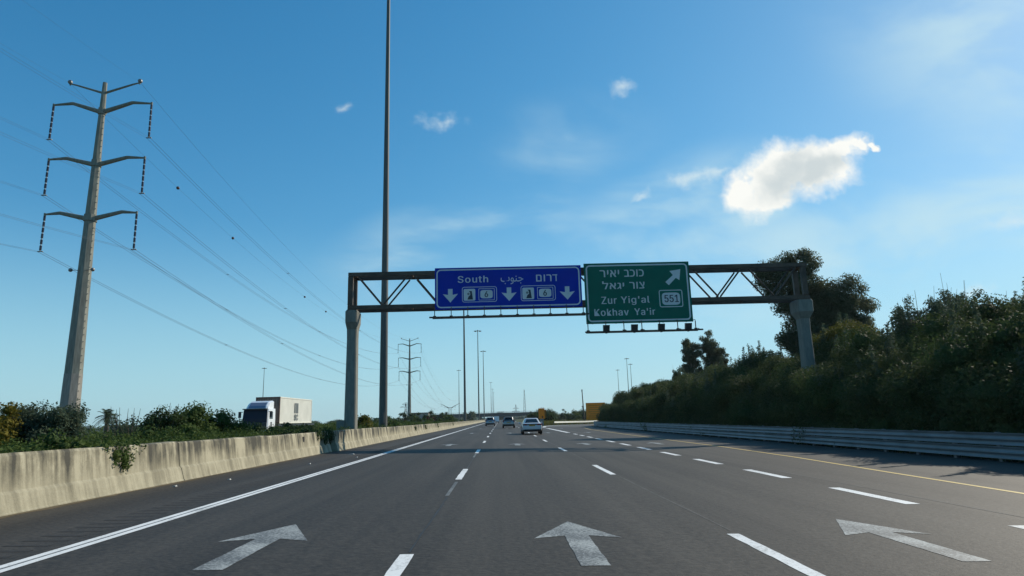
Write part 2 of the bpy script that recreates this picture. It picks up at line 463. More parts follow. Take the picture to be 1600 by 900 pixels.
class MB:
    def __init__(s):
        s.v = []; s.f = []
    def add(s, verts, faces):
        o = len(s.v)
        s.v += [tuple(v) for v in verts]
        s.f += [tuple(i + o for i in f) for f in faces]
        return s
    def box(s, c, d, rz=0.0):
        x, y, z = d[0] / 2, d[1] / 2, d[2] / 2
        cs, sn = math.cos(rz), math.sin(rz)
        vs = []
        for dz in (-z, z):
            for a, b in ((-x, -y), (x, -y), (x, y), (-x, y)):
                vs.append((c[0] + a * cs - b * sn, c[1] + a * sn + b * cs, c[2] + dz))
        return s.add(vs, [(3, 2, 1, 0), (4, 5, 6, 7), (0, 1, 5, 4), (1, 2, 6, 5), (2, 3, 7, 6), (3, 0, 4, 7)])
    def tube(s, p0, p1, r0, r1=None, n=8, caps=True, phase=0.0):
        r1 = r0 if r1 is None else r1
        p0, p1 = Vector(p0), Vector(p1)
        d = (p1 - p0)
        if d.length < 1e-6: return s
        d.normalize()
        a = Vector((0, 0, 1)) if abs(d.z) < 0.9 else Vector((1, 0, 0))
        u = d.cross(a).normalized(); w = d.cross(u)
        vs = []
        for p, r in ((p0, r0), (p1, r1)):
            for i in range(n):
                t = 2 * math.pi * i / n + phase
                vs.append(p + u * (r * math.cos(t)) + w * (r * math.sin(t)))
        fs = [(i, i + n, (i + 1) % n + n, (i + 1) % n) for i in range(n)]
        if caps:
            fs += [tuple(range(n)), tuple(range(2 * n - 1, n - 1, -1))]
        return s.add(vs, fs)
    def path(s, pts, radii, n=6):
        for i in range(len(pts) - 1):
            s.tube(pts[i], pts[i + 1], radii[i], radii[i + 1], n, caps=(i in (0, len(pts) - 2)))
        return s
    def ball(s, c, r, seg=10, rings=6):
        rx, ry, rz = r if isinstance(r, tuple) else (r, r, r)
        vs = [(c[0], c[1], c[2] + rz)]
        for j in range(1, rings):
            t = math.pi * j / rings
            for i in range(seg):
                p = 2 * math.pi * i / seg
                vs.append((c[0] + rx * math.sin(t) * math.cos(p), c[1] + ry * math.sin(t) * math.sin(p), c[2] + rz * math.cos(t)))
        vs.append((c[0], c[1], c[2] - rz))
        fs = [(0, 1 + i, 1 + (i + 1) % seg) for i in range(seg)]
        for j in range(rings - 2):
            for i in range(seg):
                a = 1 + j * seg + i; b = 1 + j * seg + (i + 1) % seg
                fs.append((a, a + seg, b + seg, b))
        l = 1 + (rings - 2) * seg
        fs += [(l + i, len(vs) - 1, l + (i + 1) % seg) for i in range(seg)]
        return s.add(vs, fs)
    def poly(s, pts):
        return s.add(pts, [tuple(range(len(pts)))])
    def loft(s, rings, caps=True, closed=True):
        n = len(rings[0])
        vs = [p for r in rings for p in r]
        fs = []
        for j in range(len(rings) - 1):
            for i in range(n if closed else n - 1):
                a = j * n + i; b = j * n + (i + 1) % n
                fs.append((a, b, b + n, a + n))
        if caps:
            fs += [tuple(range(n - 1, -1, -1)), tuple(range((len(rings) - 1) * n, len(rings) * n))]
        return s.add(vs, fs)
    def plate_y(s, pts, y0, y1):
        """polygon in x,z given clockwise or not, thickness along y"""
        n = len(pts)
        vs = [(x, y0, z) for x, z in pts] + [(x, y1, z) for x, z in pts]
        fs = [tuple(range(n)), tuple(range(2 * n - 1, n - 1, -1))] + [(i, i + n, (i + 1) % n + n, (i + 1) % n) for i in range(n)]
        return s.add(vs, fs)
    def build(s, name, m, parent=None, smooth=False, bevel=0.0, fix=True):
        me = bpy.data.meshes.new(name)
        me.from_pydata(s.v, [], s.f)
        if fix:
            bm = bmesh.new(); bm.from_mesh(me)
            bmesh.ops.recalc_face_normals(bm, faces=bm.faces)
            bm.to_mesh(me); bm.free()
        me.materials.append(m)
        if smooth:
            me.polygons.foreach_set('use_smooth', [True] * len(me.polygons))
        o = bpy.data.objects.new(name, me)
        COL.objects.link(o)
        if parent: o.parent = parent
        if bevel:
            b = o.modifiers.new('bevel', 'BEVEL'); b.width = bevel; b.segments = 2; b.limit_method = 'ANGLE'; b.angle_limit = RAD(40)
        return o

def tag(o, label=None, cat=None, group=None, kind=None):
    if label: o['label'] = label
    if cat: o['category'] = cat
    if group: o['group'] = group
    if kind: o['kind'] = kind
    return o
def thing(name, loc, label, cat, group=None, rz=0.0):
    o = bpy.data.objects.new(name, None)
    o.empty_display_size = 0.3
    COL.objects.link(o)
    o.location = loc; o.rotation_euler = (0, 0, rz)
    return tag(o, label, cat, group)
def dup(root, loc, label=None, rz=None, scale=None):
    r = root.copy(); COL.objects.link(r); r.location = loc
    if label: r['label'] = label
    if rz is not None: r.rotation_euler = (0, 0, rz)
    if scale: r.scale = (scale,) * 3
    for ch in list(root.children):
        c = ch.copy(); COL.objects.link(c); c.parent = r
        for g in list(ch.children):
            d = g.copy(); COL.objects.link(d); d.parent = c
    return r

# ------------------------------------------------------------------ the ground
def sheet(name, pts, m, kind='structure', label=None, parent=None):
    o = MB().poly(pts).build(name, m, parent, fix=False)
    if parent is None: tag(o, label, None, None, kind)
    return o
g = MB()
NX, NY = 12, 12
sheet('ground', [(-2600, -400, -0.62), (2600, -400, -0.62), (2600, 3200, -0.62), (-2600, 3200, -0.62)], M['field'])
ys = [-40] + list(range(0, 1001, 20))
def strip(name, xs, m, zf, y0=-40, y1=1000, parent=None):
    mb = MB()
    ylist = [y0 + (y1 - y0) * i / 40 for i in range(41)]
    vs = [(x, y, zf(x)) for y in ylist for x in xs]
    n = len(xs)
    fs = [(j * n + i, j * n + i + 1, (j + 1) * n + i + 1, (j + 1) * n + i) for j in range(40) for i in range(n - 1)]
    mb.add(vs, fs)
    o = mb.build(name, m, parent, fix=False)
    if parent is None: tag(o, kind='structure')
    return o
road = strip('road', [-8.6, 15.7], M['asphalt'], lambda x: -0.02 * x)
strip('verge', [15.7, 17.5, 24.0, 40.0], M['soil'], lambda x: -0.318 - (x - 15.7) * 0.01)
strip('median', [-16.6, -12.0, -8.3], M['soil'], lambda x: 0.10)
opp = strip('opposite_carriageway', [-31.0, -16.5], M['asphalt_old'], lambda x: 0.22)
strip('field_verge', [-60.0, -44.0, -31.0], M['soil'], lambda x: -0.05)

# exit ramp curving away to the right beyond the end of the guard rail
CXR, CYR = 80.0, 104.0
def arc(rad, deg, dz=0.0):
    t = RAD(deg); x = CXR - rad * math.cos(t); y = CYR + rad * math.sin(t)
    return (x, y, gz(x) + dz)
mb = MB()
degs = [0, 4, 8, 12, 16, 20, 25, 30, 36, 43, 50, 60, 70, 80]
vs = []
for d in degs:
    vs += [arc(73.6, d, 0.006), arc(64.8, d, 0.006)]
mb.add(vs, [(2 * i, 2 * i + 1, 2 * i + 3, 2 * i + 2) for i in range(len(degs) - 1)])
tag(mb.build('exit_ramp', M['asphalt_old'], fix=False), kind='structure')

# ---- painted markings: parts of the road, thin sheets on the asphalt
DZ = 0.004
def mark(name, pts, m, dz=DZ):
    """a marking is a flat sheet 4 mm above the sloping road"""
    return MB().poly([(x, y, -0.02 * x + dz) for x, y in pts]).build(name, m, road, fix=False)
def rect(x0, x1, y0, y1):
    return [(x0, y0), (x1, y0), (x1, y1), (x0, y1)]
prng = random.Random(2)
def ragged(pts, amp=0.010, step=0.16):
    out = []
    for (ax, ay), (bx, by) in zip(pts, pts[1:] + pts[:1]):
        n = max(1, int(math.hypot(bx - ax, by - ay) / step))
        for i in range(n):
            j = 0.4 if i == 0 else 1.0
            out.append((ax + (bx - ax) * i / n + prng.uniform(-amp, amp) * j, ay + (by - ay) * i / n + prng.uniform(-amp, amp) * j))
    return out
mark('edge_line', rect(-5.00, -4.90, -20, 900), M['white_paint'])
mark('edge_line', rect(-4.86, -4.76, -20, 900), M['white_paint'])
mark('edge_line', rect(-4.90, -4.86, -20, 900), M['faded_paint'])
mb = MB()
yl = [(8.3, -4), (8.75, 3), (9.45, 12), (9.75, 16.2), (10.3, 23), (10.62, 31.5), (10.62, 39), (10.75, 60), (11.0, 80), (12.0, 94)]
vs = []
for x, y in yl:
    vs += [(x - 0.065, y, -0.02 * (x - 0.065) + DZ), (x + 0.065, y, -0.02 * (x + 0.065) + DZ)]
mb.add(vs, [(2 * i, 2 * i + 1, 2 * i + 3, 2 * i + 2) for i in range(len(yl) - 1)])
mb.build('yellow_line', M['yellow_paint'], road, fix=False)
for k in range(0, 34):      # 3 m dashes every 11.7 m
    y1 = 7.2 + 11.66 * k
    w = 0.075
    mark('lane_dash', ragged(rect(-1.02 - w, -1.02 + w, y1 - 3.2, y1), .006), M['white_paint'])
for k in range(0, 34):
    y1 = 8.2 + 11.8 * k
    mark('lane_dash', ragged(rect(2.80 - 0.075, 2.80 + 0.075, y1 - 3.35, y1), .006), M['white_paint'])
for k in range(-1, 11):     # short broad dashes before the exit
    y1 = 13.2 + 4.62 * k
    mark('exit_dash', rect(6.62 - 0.12, 6.62 + 0.12, y1 - 2.5, y1), M['white_paint'])
mark('gore_line', rect(6.42, 6.82, 64.0, 92.0), M['white_paint'])
mark('gore_line', rect(6.50, 6.64, 92.0, 900.0), M['white_paint'])
mb = MB()
vs = []
for d in range(0, 62, 2):
    for rr in (73.2, 72.7):
        a = arc(rr, d); vs.append((a[0], a[1], gz(a[0]) + 0.012))
mb.add(vs, [(2 * i, 2 * i + 1, 2 * i + 3, 2 * i + 2) for i in range(len(vs) // 2 - 1)])
mb.build('ramp_edge_line', M['white_paint'], road, fix=False)
# worn remnants of an older line and the joints between the paving lanes
mark('old_dash', rect(-1.06, -0.99, 12.4, 15.1), M['faded_paint'])
mark('old_dash', rect(-1.06, -0.99, 24.4, 26.6), M['faded_paint'])
def wobble(x0, y0, y1, w, seed, step=0.35):
    rng = random.Random(seed)
    l, r = [], []
    y = y0
    while y < y1:
        xx = x0 + 0.004 * math.sin(y * 1.3) + rng.uniform(-0.006, 0.006)
        ww = w * rng.uniform(0.35, 1.0)
        l.append((xx - ww, y)); r.append((xx + ww, y)); y += step
    return l + r[::-1]
mark('paving_joint', wobble(-1.005, 7.3, 12.3, 0.016, 3), M['tar'], 0.003)
mark('paving_joint', wobble(-1.0, 19.0, 26.0, 0.014, 5), M['tar'], 0.003)
mark('paving_joint', wobble(2.86, 8.4, 60.0, 0.028, 7, 0.8), M['asphalt_old'], 0.003)
mark('paving_joint', wobble(7.25, 3.0, 50.0, 0.035, 9, 0.8), M['asphalt_old'], 0.003)
# milled rumble strip beside the edge line
mb = MB()
y = 5.0
while y < 60:
    x0, x1 = -5.75, -5.22
    mb.poly([(x0, y, -0.02 * x0 + 0.003), (x1, y, -0.02 * x1 + 0.003), (x1, y + 0.09, -0.02 * x1 + 0.003), (x0, y + 0.09, -0.02 * x0 + 0.003)])
    y += 0.32
mb.build('rumble_strip', M['groove'], road, fix=False)
# straight ahead arrows, one per lane, repeated every 28 m
ARW = [(0.0, 1.37), (-0.525, 0.13), (-0.145, 0.30), (-0.145, -1.33), (0.145, -1.33), (0.145, 0.30), (0.525, 0.13)]
ARW_F = [[0, 1, 2, 5, 6], [2, 3, 4, 5]]
for row in range(5):
    for cx in (-2.83, 0.89, 4.62) + ((8.55,) if row >= 1 else ()):
        cy = 7.9 + 28.2 * row
        pts = ragged(ARW, .005, .14)
        mb = MB().poly([(a_, b_, -0.02 * a_) for a_, b_ in pts])
        o = mb.build('lane_arrow', M['worn_paint'], road, fix=False)
        o.location = (cx, cy, -0.02 * cx + DZ)
# blown grit gathered at the foot of the barrier
def drift(xa, y0, y1, w, seed):
    rng = random.Random(seed); l, r = [], []
    y = y0
    while y < y1:
        l.append((xa, y)); r.append((xa + w * (0.35 + 0.4 * math.sin(y * .7) ** 2 + rng.uniform(0, .5)), y)); y += .35
    return [(l[i], r[i]) for i in range(len(l))]
dd = drift(-7.60, -6, 130, .22, 4)
mb = MB()
for (a_, b_) in dd:
    mb.v += [(a_[0], a_[1], -0.02 * a_[0] + .005), (b_[0], b_[1], -0.02 * b_[0] + .003)]
mb.f = [(2 * i, 2 * i + 1, 2 * i + 3, 2 * i + 2) for i in range(len(dd) - 1)]
tag(mb.build('grit', M['soil'], None, fix=False), 'dusty grit gathered along the foot of the barrier', 'grit', None, 'stuff')

# grass nose between the motorway and the ramp
mb = MB()
vs = []
for y in [118, 122, 126, 130, 136, 142, 148, 155, 165, 172, 200, 300, 500, 900]:
    xr = CXR - math.sqrt(max(74.0 ** 2 - min(y - 104, 68.0) ** 2, 0)) if y <= 172 else 60.0
    vs += [(7.1, y, gz(7.1) + 0.014), (max(xr, 7.15), y, gz(xr) + 0.014)]
mb.add(vs, [(2 * i, 2 * i + 1, 2 * i + 3, 2 * i + 2) for i in range(len(vs) // 2 - 1)])
tag(mb.build('grass_nose', M['field'], fix=False), kind='structure')

# ------------------------------------------------------------------ concrete median barrier
def barrier(y0, y1, x0, label, open_end=True, hfar=0.90):
    root = thing('concrete_barrier', (x0, y0, 0.15), label, 'barrier')
    prof = [(0.0, -0.05), (0.0, 0.02), (-0.02, 0.04), (-0.10, 0.30), (-0.145, 0.345), (-0.215, 0.86), (-0.245, 0.90), (-0.44, 0.90), (-0.47, 0.86), (-0.62, -0.05)]
    rng = random.Random(int(y0 * 10))
    seg = 6.0
    y = y0
    mb = MB()
    while y < y1 - 0.01:
        e = min(y + seg, y1)
        jx = rng.uniform(-0.012, 0.012); jz = rng.uniform(-0.02, 0.02)
        rings = []
        nsub = 6
        for k in range(nsub + 1):
            yy_ = y + 0.008 + (e - y - 0.016) * k / nsub
            rings.append([(px + jx, yy_ - y0, pz * (1.0 if pz < 0.5 else hfar / 0.90) + (jz + rng.uniform(-0.008, 0.008) if pz > 0.5 else 0)) for px, pz in prof])
        mb.loft(rings)
        y = e
    mb.build('barrier_wall', M['concrete'], root)
    return root
bar = barrier(-14.0, 29.7, -7.56, 'tall stained concrete median barrier, nearer length, running back past the left edge')
mb = MB()
mb.box((-0.188, 39.95, 0.66), (0.025, 0.16, 0.20)).build('drain_slot', M['black'], bar)
bar2 = barrier(30.15, 330.0, -7.40, 'long pale concrete median barrier beyond the gantry column, running to the far cars')

# ------------------------------------------------------------------ guard rail on the right
rail = thing('guard_rail', (15.2, -10, -0.30), 'double galvanised steel guard rail along the right shoulder below the bank', 'guard rail')
def wbeam(pts, zc, h, side=1.0):
    """a two-wave W-beam along pts (local x,y,z)"""
    prof = []
    for i in range(9):
        t = i / 8
        prof.append((-0.04 * math.cos(t * 4 * math.pi) * side, zc + (t - 0.5) * h))
    rings = []
    for (x, y, z) in pts:
        rings.append([(x + a, y, z + b) for a, b in prof])
    return MB().loft(rings, caps=False, closed=False)
rp = [(0, y, 0) for y in range(0, 113, 4)] + [(0.1, 116, 0), (0.35, 119, -0.03), (0.8, 122, -0.08), (1.5, 125, -0.25)]
for zc in (0.68, 0.28):
    o = wbeam(rp, zc, 0.36, 1).build('rail_beam', M['rail'], rail, smooth=True, fix=False)
    sm = o.modifiers.new('solid', 'SOLIDIFY'); sm.thickness = 0.006
pm = MB().box((0.14, 0, 0.40), (0.10, 0.14, 0.96))
post0 = pm.build('rail_post', M['rail'], rail)
post0.location = (0, 2, 0)
for k in range(1, 51):
    p = post0.copy(); COL.objects.link(p); p.parent = rail; p.location = (0, 2 + 2 * k, 0)
# pale rail round the outside of the exit ramp
rr = thing('guard_rail', arc(75.0, 23), 'low pale guard rail curving round the exit ramp behind the grass', 'guard rail')
base = Vector(arc(75.0, 23))
rings = []
for d in range(23, 71, 2):
    a = arc(75.0, d)
    t = RAD(d); nx, ny = math.cos(t), -math.sin(t)
    rings.append([(a[0] - base.x + nx * q, a[1] - base.y + ny * q, a[2] - base.z + z) for q, z in ((0, 0.40), (0.05, 0.46), (0, 0.55), (0.05, 0.64), (0, 0.72), (-0.05, 0.72), (-0.05, 0.40))])
MB().loft(rings).build('rail_beam', M['container'], rr)
rp0 = None
for d in range(23, 71, 2):
    a = arc(75.12, d)
    if rp0 is None:
        rp0 = MB().box((0, 0, 0.33), (0.1, 0.1, 0.74)).build('rail_post', M['rail'], rr); p = rp0
    else:
        p = rp0.copy(); COL.objects.link(p); p.parent = rr
    p.location = (a[0] - base.x, a[1] - base.y, a[2] - base.z)

# ------------------------------------------------------------------ sign gantry
GY = 38.0
gan = thing('sign_gantry', (-8.68, GY, 0.1), 'dark steel truss sign gantry on two concrete columns spanning the motorway', 'gantry')
ox, oz = -8.68, 0.1
def L(x, z, y=0.0):
    return (x - ox, y, z - oz)
def column(x, ztop, flare, m):
    prof = []
    w = 0.30
    rings = []
    for z, hw, hd in ((0.0, 0.33, 0.36), (2.0, 0.32, 0.35), (ztop - 1.75, 0.28, 0.33), (ztop - 1.15, 0.29, 0.36), (ztop - 0.75, flare, 0.58), (ztop - 0.12, flare, 0.62), (ztop, flare - 0.08, 0.58)):
        c = 0.06
        rings.append([L(x - hw + c, z, -hd), L(x + hw - c, z, -hd), L(x + hw, z, -hd + c), L(x + hw, z, hd - c), L(x + hw - c, z, hd), L(x - hw + c, z, hd), L(x - hw, z, hd - c), L(x - hw, z, -hd + c)])
    return MB().loft(rings).build('column', M['column'], gan)
column(-8.66, 7.95, 0.345, None)
column(18.42, 7.95, 0.46, None)
MB().box(L(-9.15, 0.75, 0), (0.45, 0.9, 1.6)).build('pedestal', M['column'], gan)
zt, zb = 10.05, 8.05
hd = 0.55
for y in (-hd, hd):
    for z in (zt, zb):
        MB().box(L(4.93, z, y), (27.6, 0.16, 0.24)).build('chord', M['dark_steel'], gan)
for x in (-8.72, 18.5):
    mb = MB()
    for y in (-hd, hd):
        mb.box(L(x, 9.05, y), (0.30, 0.20, 1.70))
    mb.box(L(x, 10.05, 0), (0.24, 0.92, 0.22)).box(L(x, 8.05, 0), (0.24, 0.92, 0.22))
    mb.build('end_frame', M['dark_steel'], gan)
npan = 8
xs0 = -8.50
pw = (18.30 - xs0) / npan
for k in range(npan):
    a = xs0 + k * pw; mid = a + pw / 2; b = a + pw
    for (x0_, x1_) in ((a, mid), (b, mid)):
        for y in (-hd, hd):
            MB().tube(L(x0_ + (0.22 if x0_ == a else -0.22), zt - 0.16, y), L(x1_ + (-0.06 if x0_ == a else 0.06), zb + 0.15, y), 0.055, n=6).build('diagonal', M['dark_steel'], gan)
for k in range(npan + 1):
    x = xs0 + k * pw
    for z in (zt, zb):
        MB().box(L(x, z, 0), (0.09, 0.92, 0.09)).build('cross_brace', M['dark_steel'], gan)

# ------------------------------------------------------------------ signs
FONT = None
try:                                       # a plain grotesque that ships with Blender itself
    import os
    FONT = bpy.data.fonts.load(os.path.join(bpy.utils.resource_path('LOCAL'), 'datafiles', 'fonts', 'Inter.woff2'))
except Exception:
    FONT = None
def text_bm(body, u0, u1, v0, v1, bold=0.0, space=1.0):
    """lettering fitted to a box, local x right, z up, as a thin extruded mesh facing -Y"""
    c = bpy.data.curves.new('t', 'FONT'); c.body = body; c.size = 1.0; c.resolution_u = 3
    c.space_character = space
    c.offset = bold
    if FONT and all(ord(ch) < 128 for ch in body): c.font = FONT
    o = bpy.data.objects.new('t', c); COL.objects.link(o)
    dg = bpy.context.evaluated_depsgraph_get()
    me = bpy.data.meshes.new_from_object(o.evaluated_get(dg))
    bpy.data.objects.remove(o); bpy.data.curves.remove(c)
    co = np.array([v.co[:] for v in me.vertices])
    lo, hi = co.min(0), co.max(0)
    vs = [(u0 + (p[0] - lo[0]) / (hi[0] - lo[0]) * (u1 - u0), 0.0, v0 + (p[1] - lo[1]) / (hi[1] - lo[1]) * (v1 - v0)) for p in co]
    v2, f2 = [], []
    for k, f in enumerate(me.polygons):      # strokes that overlap in a glyph sit a hair apart
        o0 = len(v2)
        v2 += [(vs[i][0], -0.00004 * k, vs[i][2]) for i in f.vertices]
        f2.append(tuple(range(o0, len(v2))))
    bpy.data.meshes.remove(me)
    return v2, f2
def rrect(x0, x1, z0, z1, r, n=5):
    pts = []
    for cx, cz, a0 in ((x1 - r, z1 - r, 0), (x0 + r, z1 - r, 90), (x0 + r, z0 + r, 180), (x1 - r, z0 + r, 270)):
        for i in range(n + 1):
            t = RAD(a0 + 90 * i / n); pts.append((cx + r * math.cos(t), cz + r * math.sin(t)))
    return pts
def ring_y(mb, outer, inner, y):
    n = len(outer)
    mb.add([(x, y, z) for x, z in outer] + [(x, y, z) for x, z in inner], [(i, (i + 1) % n, (i + 1) % n + n, i + n) for i in range(n)])
    return mb

class Sign:
    def __init__(s, name, x0, x1, z0, z1, y, label, m):
        s.w, s.h = x1 - x0, z1 - z0
        s.root = thing(name, (x0, y, z0), label, 'road sign')
        MB().box((s.w / 2, 0.02, s.h / 2), (s.w, 0.04, s.h)).build('panel', m, s.root)
        b = MB()
        for k in range(5):
            b.box((s.w * (0.06 + 0.22 * k), 0.09, s.h / 2), (0.08, 0.10, s.h * 1.0))
        for z in (0.16, 0.5, 0.84):
            b.box((s.w / 2, 0.055, s.h * z), (s.w * 0.98, 0.03, 0.06))
        b.build('back_frame', M['sign_back'], s.root)
    def X(s, u): return u * s.w
    def Z(s, v): return s.h * (1 - v)
    def border(s, inset, wid, rad):
        mb = ring_y(MB(), rrect(inset, s.w - inset, inset, s.h - inset, rad), rrect(inset + wid, s.w - inset - wid, inset + wid, s.h - inset - wid, rad - wid), -0.004)
        mb.build('border', M['sign_white'], s.root, fix=False)
    def frame(s, u0, u1, v0, v1, wid, rad, parent=None, y=-0.004, name='route_frame'):
        a = (s.X(u0), s.X(u1), s.Z(v1), s.Z(v0))
        return ring_y(MB(), rrect(*a, rad), rrect(a[0] + wid, a[1] - wid, a[2] + wid, a[3] - wid, max(rad - wid, 0.01)), y).build(name, M['sign_white'], parent or s.root, fix=False)
    def pad(s, u0, u1, v0, v1, rad, m, y=-0.004, name='route_shield', parent=None):
        a = (s.X(u0), s.X(u1), s.Z(v1), s.Z(v0))
        return MB().add([(x, y, z) for x, z in rrect(*a, rad)], [tuple(range(24))]).build(name, m, parent or s.root, fix=False)
    def text(s, body, u0, u1, v0, v1, m=None, y=-0.004, name='lettering', parent=None, bold=0.0, space=1.0):
        vs, fs = [], []
        for q in range(3 if bold else 1):        # heavier strokes: the same letters laid again a few millimetres aside
            dx = 0.011 * (q - 1) if bold else 0.0
            v_, f_ = text_bm(body, s.X(u0) + dx, s.X(u1) + dx, s.Z(v1), s.Z(v0), 0.0, space)
            o_ = len(vs)
            vs += [(a, b - 0.005 * q, c) for a, b, c in v_]; fs += [tuple(i + o_ for i in f) for f in f_]
        return MB().add([(a, y + b, c) for a, b, c in vs], fs).build(name, m or M['sign_white'], parent or s.root, fix=False)
    def poly(s, uv, m, y=-0.004, name='arrow', parent=None, faces=None):
        vs = [(s.X(u), y, s.Z(v)) for u, v in uv]
        return MB().add(vs, faces or [tuple(range(len(vs)))]).build(name, m, parent or s.root, fix=False)
    def barrel(s, u0, u1, v0, v1, m, y=-0.006, name='route_badge', parent=None):
        """white badge with bulging sides"""
        pts = []
        x0, x1, z0, z1 = s.X(u0), s.X(u1), s.Z(v1), s.Z(v0)
        cx, cz = (x0 + x1) / 2, (z0 + z1) / 2
        for i in range(32):
            t = 2 * math.pi * i / 32
            c, sn = math.cos(t), math.sin(t)
            e = 0.42
            pts.append((cx + (x1 - x0) / 2 * math.copysign(abs(c) ** e, c), y, cz + (z1 - z0) / 2 * math.copysign(abs(sn) ** e, sn)))
        return MB().add(pts, [tuple(range(32))]).build(name, m, parent or s.root, fix=False)

SY = GY - 0.95
SB = Sign('direction_sign', -3.69, 4.98, 7.74, 10.24, SY, 'wide blue motorway direction sign reading South with three down arrows', M['blue'])
SB.border(0.09, 0.075, 0.26)
SB.text('South', .157, .362, .205, .37, bold=0.012, space=1.12)
SB.text('\ufe8f\ufeee\ufee8\ufe9f', .449, .603, .225, .43)
SB.text('\u05dd\u05d5\u05e8', .692, .795, .213, .377, bold=0.006, space=1.15)
SB.poly([(.803, .213), (.8365, .213), (.8365, .237), (.803, .237), (.8245, .237), (.8315, .237), (.8315, .377), (.8245, .377)], M['sign_white'], name='lettering', faces=[(0, 1, 2, 5, 4, 3), (4, 5, 6, 7)])
def down_arrow(u0, u1, v0, v1):
    c = (u0 + u1) / 2; w = u1 - u0; h = v1 - v0
    SB.poly([(c - w * .15, v0), (c + w * .15, v0), (c + w * .15, v0 + h * .44), (u1, v0 + h * .37), (c, v1), (u0, v0 + h * .37), (c - w * .15, v0 + h * .44)],
            M['sign_white'], faces=[(0, 1, 2, 6), (6, 2, 3, 4, 5)])
for a in ((.053, .156, .51, .835), (.452, .555, .505, .83), (.849, .952, .51, .83)):
    down_arrow(*a)
for du in (0.0, 0.3995):
    fr = SB.frame(.184 + du, .421 + du, .47, .84, 0.035, 0.14)
    SB.pad(.195 + du, .274 + du, .52, .80, 0.07, M['sign_white'], name='toll_symbol', parent=fr)
    # pictogram: a booth with a round coin in front
    SB.poly([(.229 + du, .57), (.250 + du, .57), (.258 + du, .775), (.220 + du, .775), (.228 + du, .70), (.240 + du, .665), (.238 + du, .60)], M['sign_black'], y=-0.007, name='toll_booth', parent=fr,
            faces=[(0, 1, 6), (1, 5, 6), (1, 2, 5), (2, 4, 5), (2, 3, 4)])
    cpts = [(.2275 + du + 0.0085 * math.cos(t * math.pi / 8), .64 + 0.03 * math.sin(t * math.pi / 8)) for t in range(16)]
    SB.poly(cpts, M['faded_coin'] if 'faded_coin' in M else M['sign_back'], y=-0.009, name='toll_coin', parent=fr)
    SB.frame(.296 + du, .405 + du, .515, .80, 0.03, 0.05, parent=fr, name='inner_frame')
    SB.barrel(.308 + du, .392 + du, .555, .755, M['sign_white'], parent=fr)
    SB.text('6', .338 + du, .360 + du, .585, .725, M['sign_black'], y=-0.009, name='route_number', parent=fr, bold=0.02)

SG = Sign('direction_sign', 5.16, 11.46, 6.68, 10.32, SY, 'tall green exit sign reading Zur Yigal and Kokhav Yair with route 551', M['green'])
SG.border(0.11, 0.085, 0.24)
SG.text('\u05e8\u05d9\u05d0\u05d9', .15, .332, .118, .235, bold=0.006, space=1.1)
SG.text('\u05d1\u05db\u05d5\u05db', .382, .565, .118, .235, bold=0.006, space=1.1)
SG.text('\u05dc\u05d0\u05d2\u05d9', .169, .372, .305, .437, bold=0.006, space=1.1)
SG.text('\u05e8\u05d5\u05e6', .425, .565, .325, .437, bold=0.006, space=1.1)
SG.text('Zur', .152, .293, .56, .68, bold=0.012, space=1.1)
SG.text("Yig'al", .335, .603, .56, .705, bold=0.012, space=1.1)
SG.text('Kokhav', .08, .400, .76, .875, bold=0.012, space=1.1)
SG.text("Ya'ir", .455, .648, .76, .875, bold=0.012, space=1.1)
SG.poly([(.917, .128), (.900, .312), (.868, .272), (.797, .392), (.765, .338), (.842, .225), (.812, .155)], M['sign_white'], faces=[(0, 1, 2, 5, 6), (2, 3, 4, 5)])
fr = SG.frame(.696, .918, .47, .755, 0.05, 0.12)
SG.barrel(.722, .893, .515, .72, M['sign_white'], parent=fr)
SG.text('551', .746, .878, .555, .675, M['sign_black'], y=-0.009, name='route_number', parent=fr, bold=0.02)

def light_rack(S, n, drop, lamps):
    z = -drop
    mb = MB()
    mb.box((S.w / 2, -0.95, z), (S.w + 0.45, 0.10, 0.08)).box((S.w / 2, -0.40, z + 0.02), (S.w + 0.2, 0.06, 0.06))
    for k in range(n):
        x = S.w * k / (n - 1) * 0.995 + 0.02
        mb.box((x, -0.66, z + 0.055), (0.05, 0.62, 0.05))
    rk = mb.build('light_rack', M['dark_steel'], S.root)
    for k in range(n):
        x = S.w * k / (n - 1) * 0.995 + 0.02
        h = MB().box((x, -0.40, z / 2 + 0.02), (0.045, 0.05, -z - 0.02 + 0.0))
        h.box((x, -0.40, z + 0.14), (0.17, 0.07, 0.07)).tube((x, -0.40, 0.06), (x, 0.05, 0.10), 0.02, n=6)
        h.build('hanger', M['dark_steel'], rk)
    for u in lamps:
        x = S.w * u
        lp = MB()
        lp.loft([[(x - .17, -1.10, z - .02), (x + .17, -1.10, z - .02), (x + .17, -0.80, z - .04), (x - .17, -0.80, z - .04)],
                 [(x - .19, -1.16, z + .36), (x + .19, -1.16, z + .36), (x + .19, -1.00, z + .38), (x - .19, -1.00, z + .38)]])
        lp.box((x, -0.95, z - .05), (.10, .12, .10))
        lo = lp.build('floodlight', M['black_plastic'], rk)
        MB().add([(x - .16, -0.985, z + .34), (x + .16, -0.985, z + .34), (x + .15, -0.79, z - .01), (x - .15, -0.79, z - .01)], [(0, 1, 2, 3)]).build('lamp_glass', M['glass'], rk)
light_rack(SB, 10, 0.60, [])
light_rack(SG, 7, 0.60, [.155, .41, .655, .90])

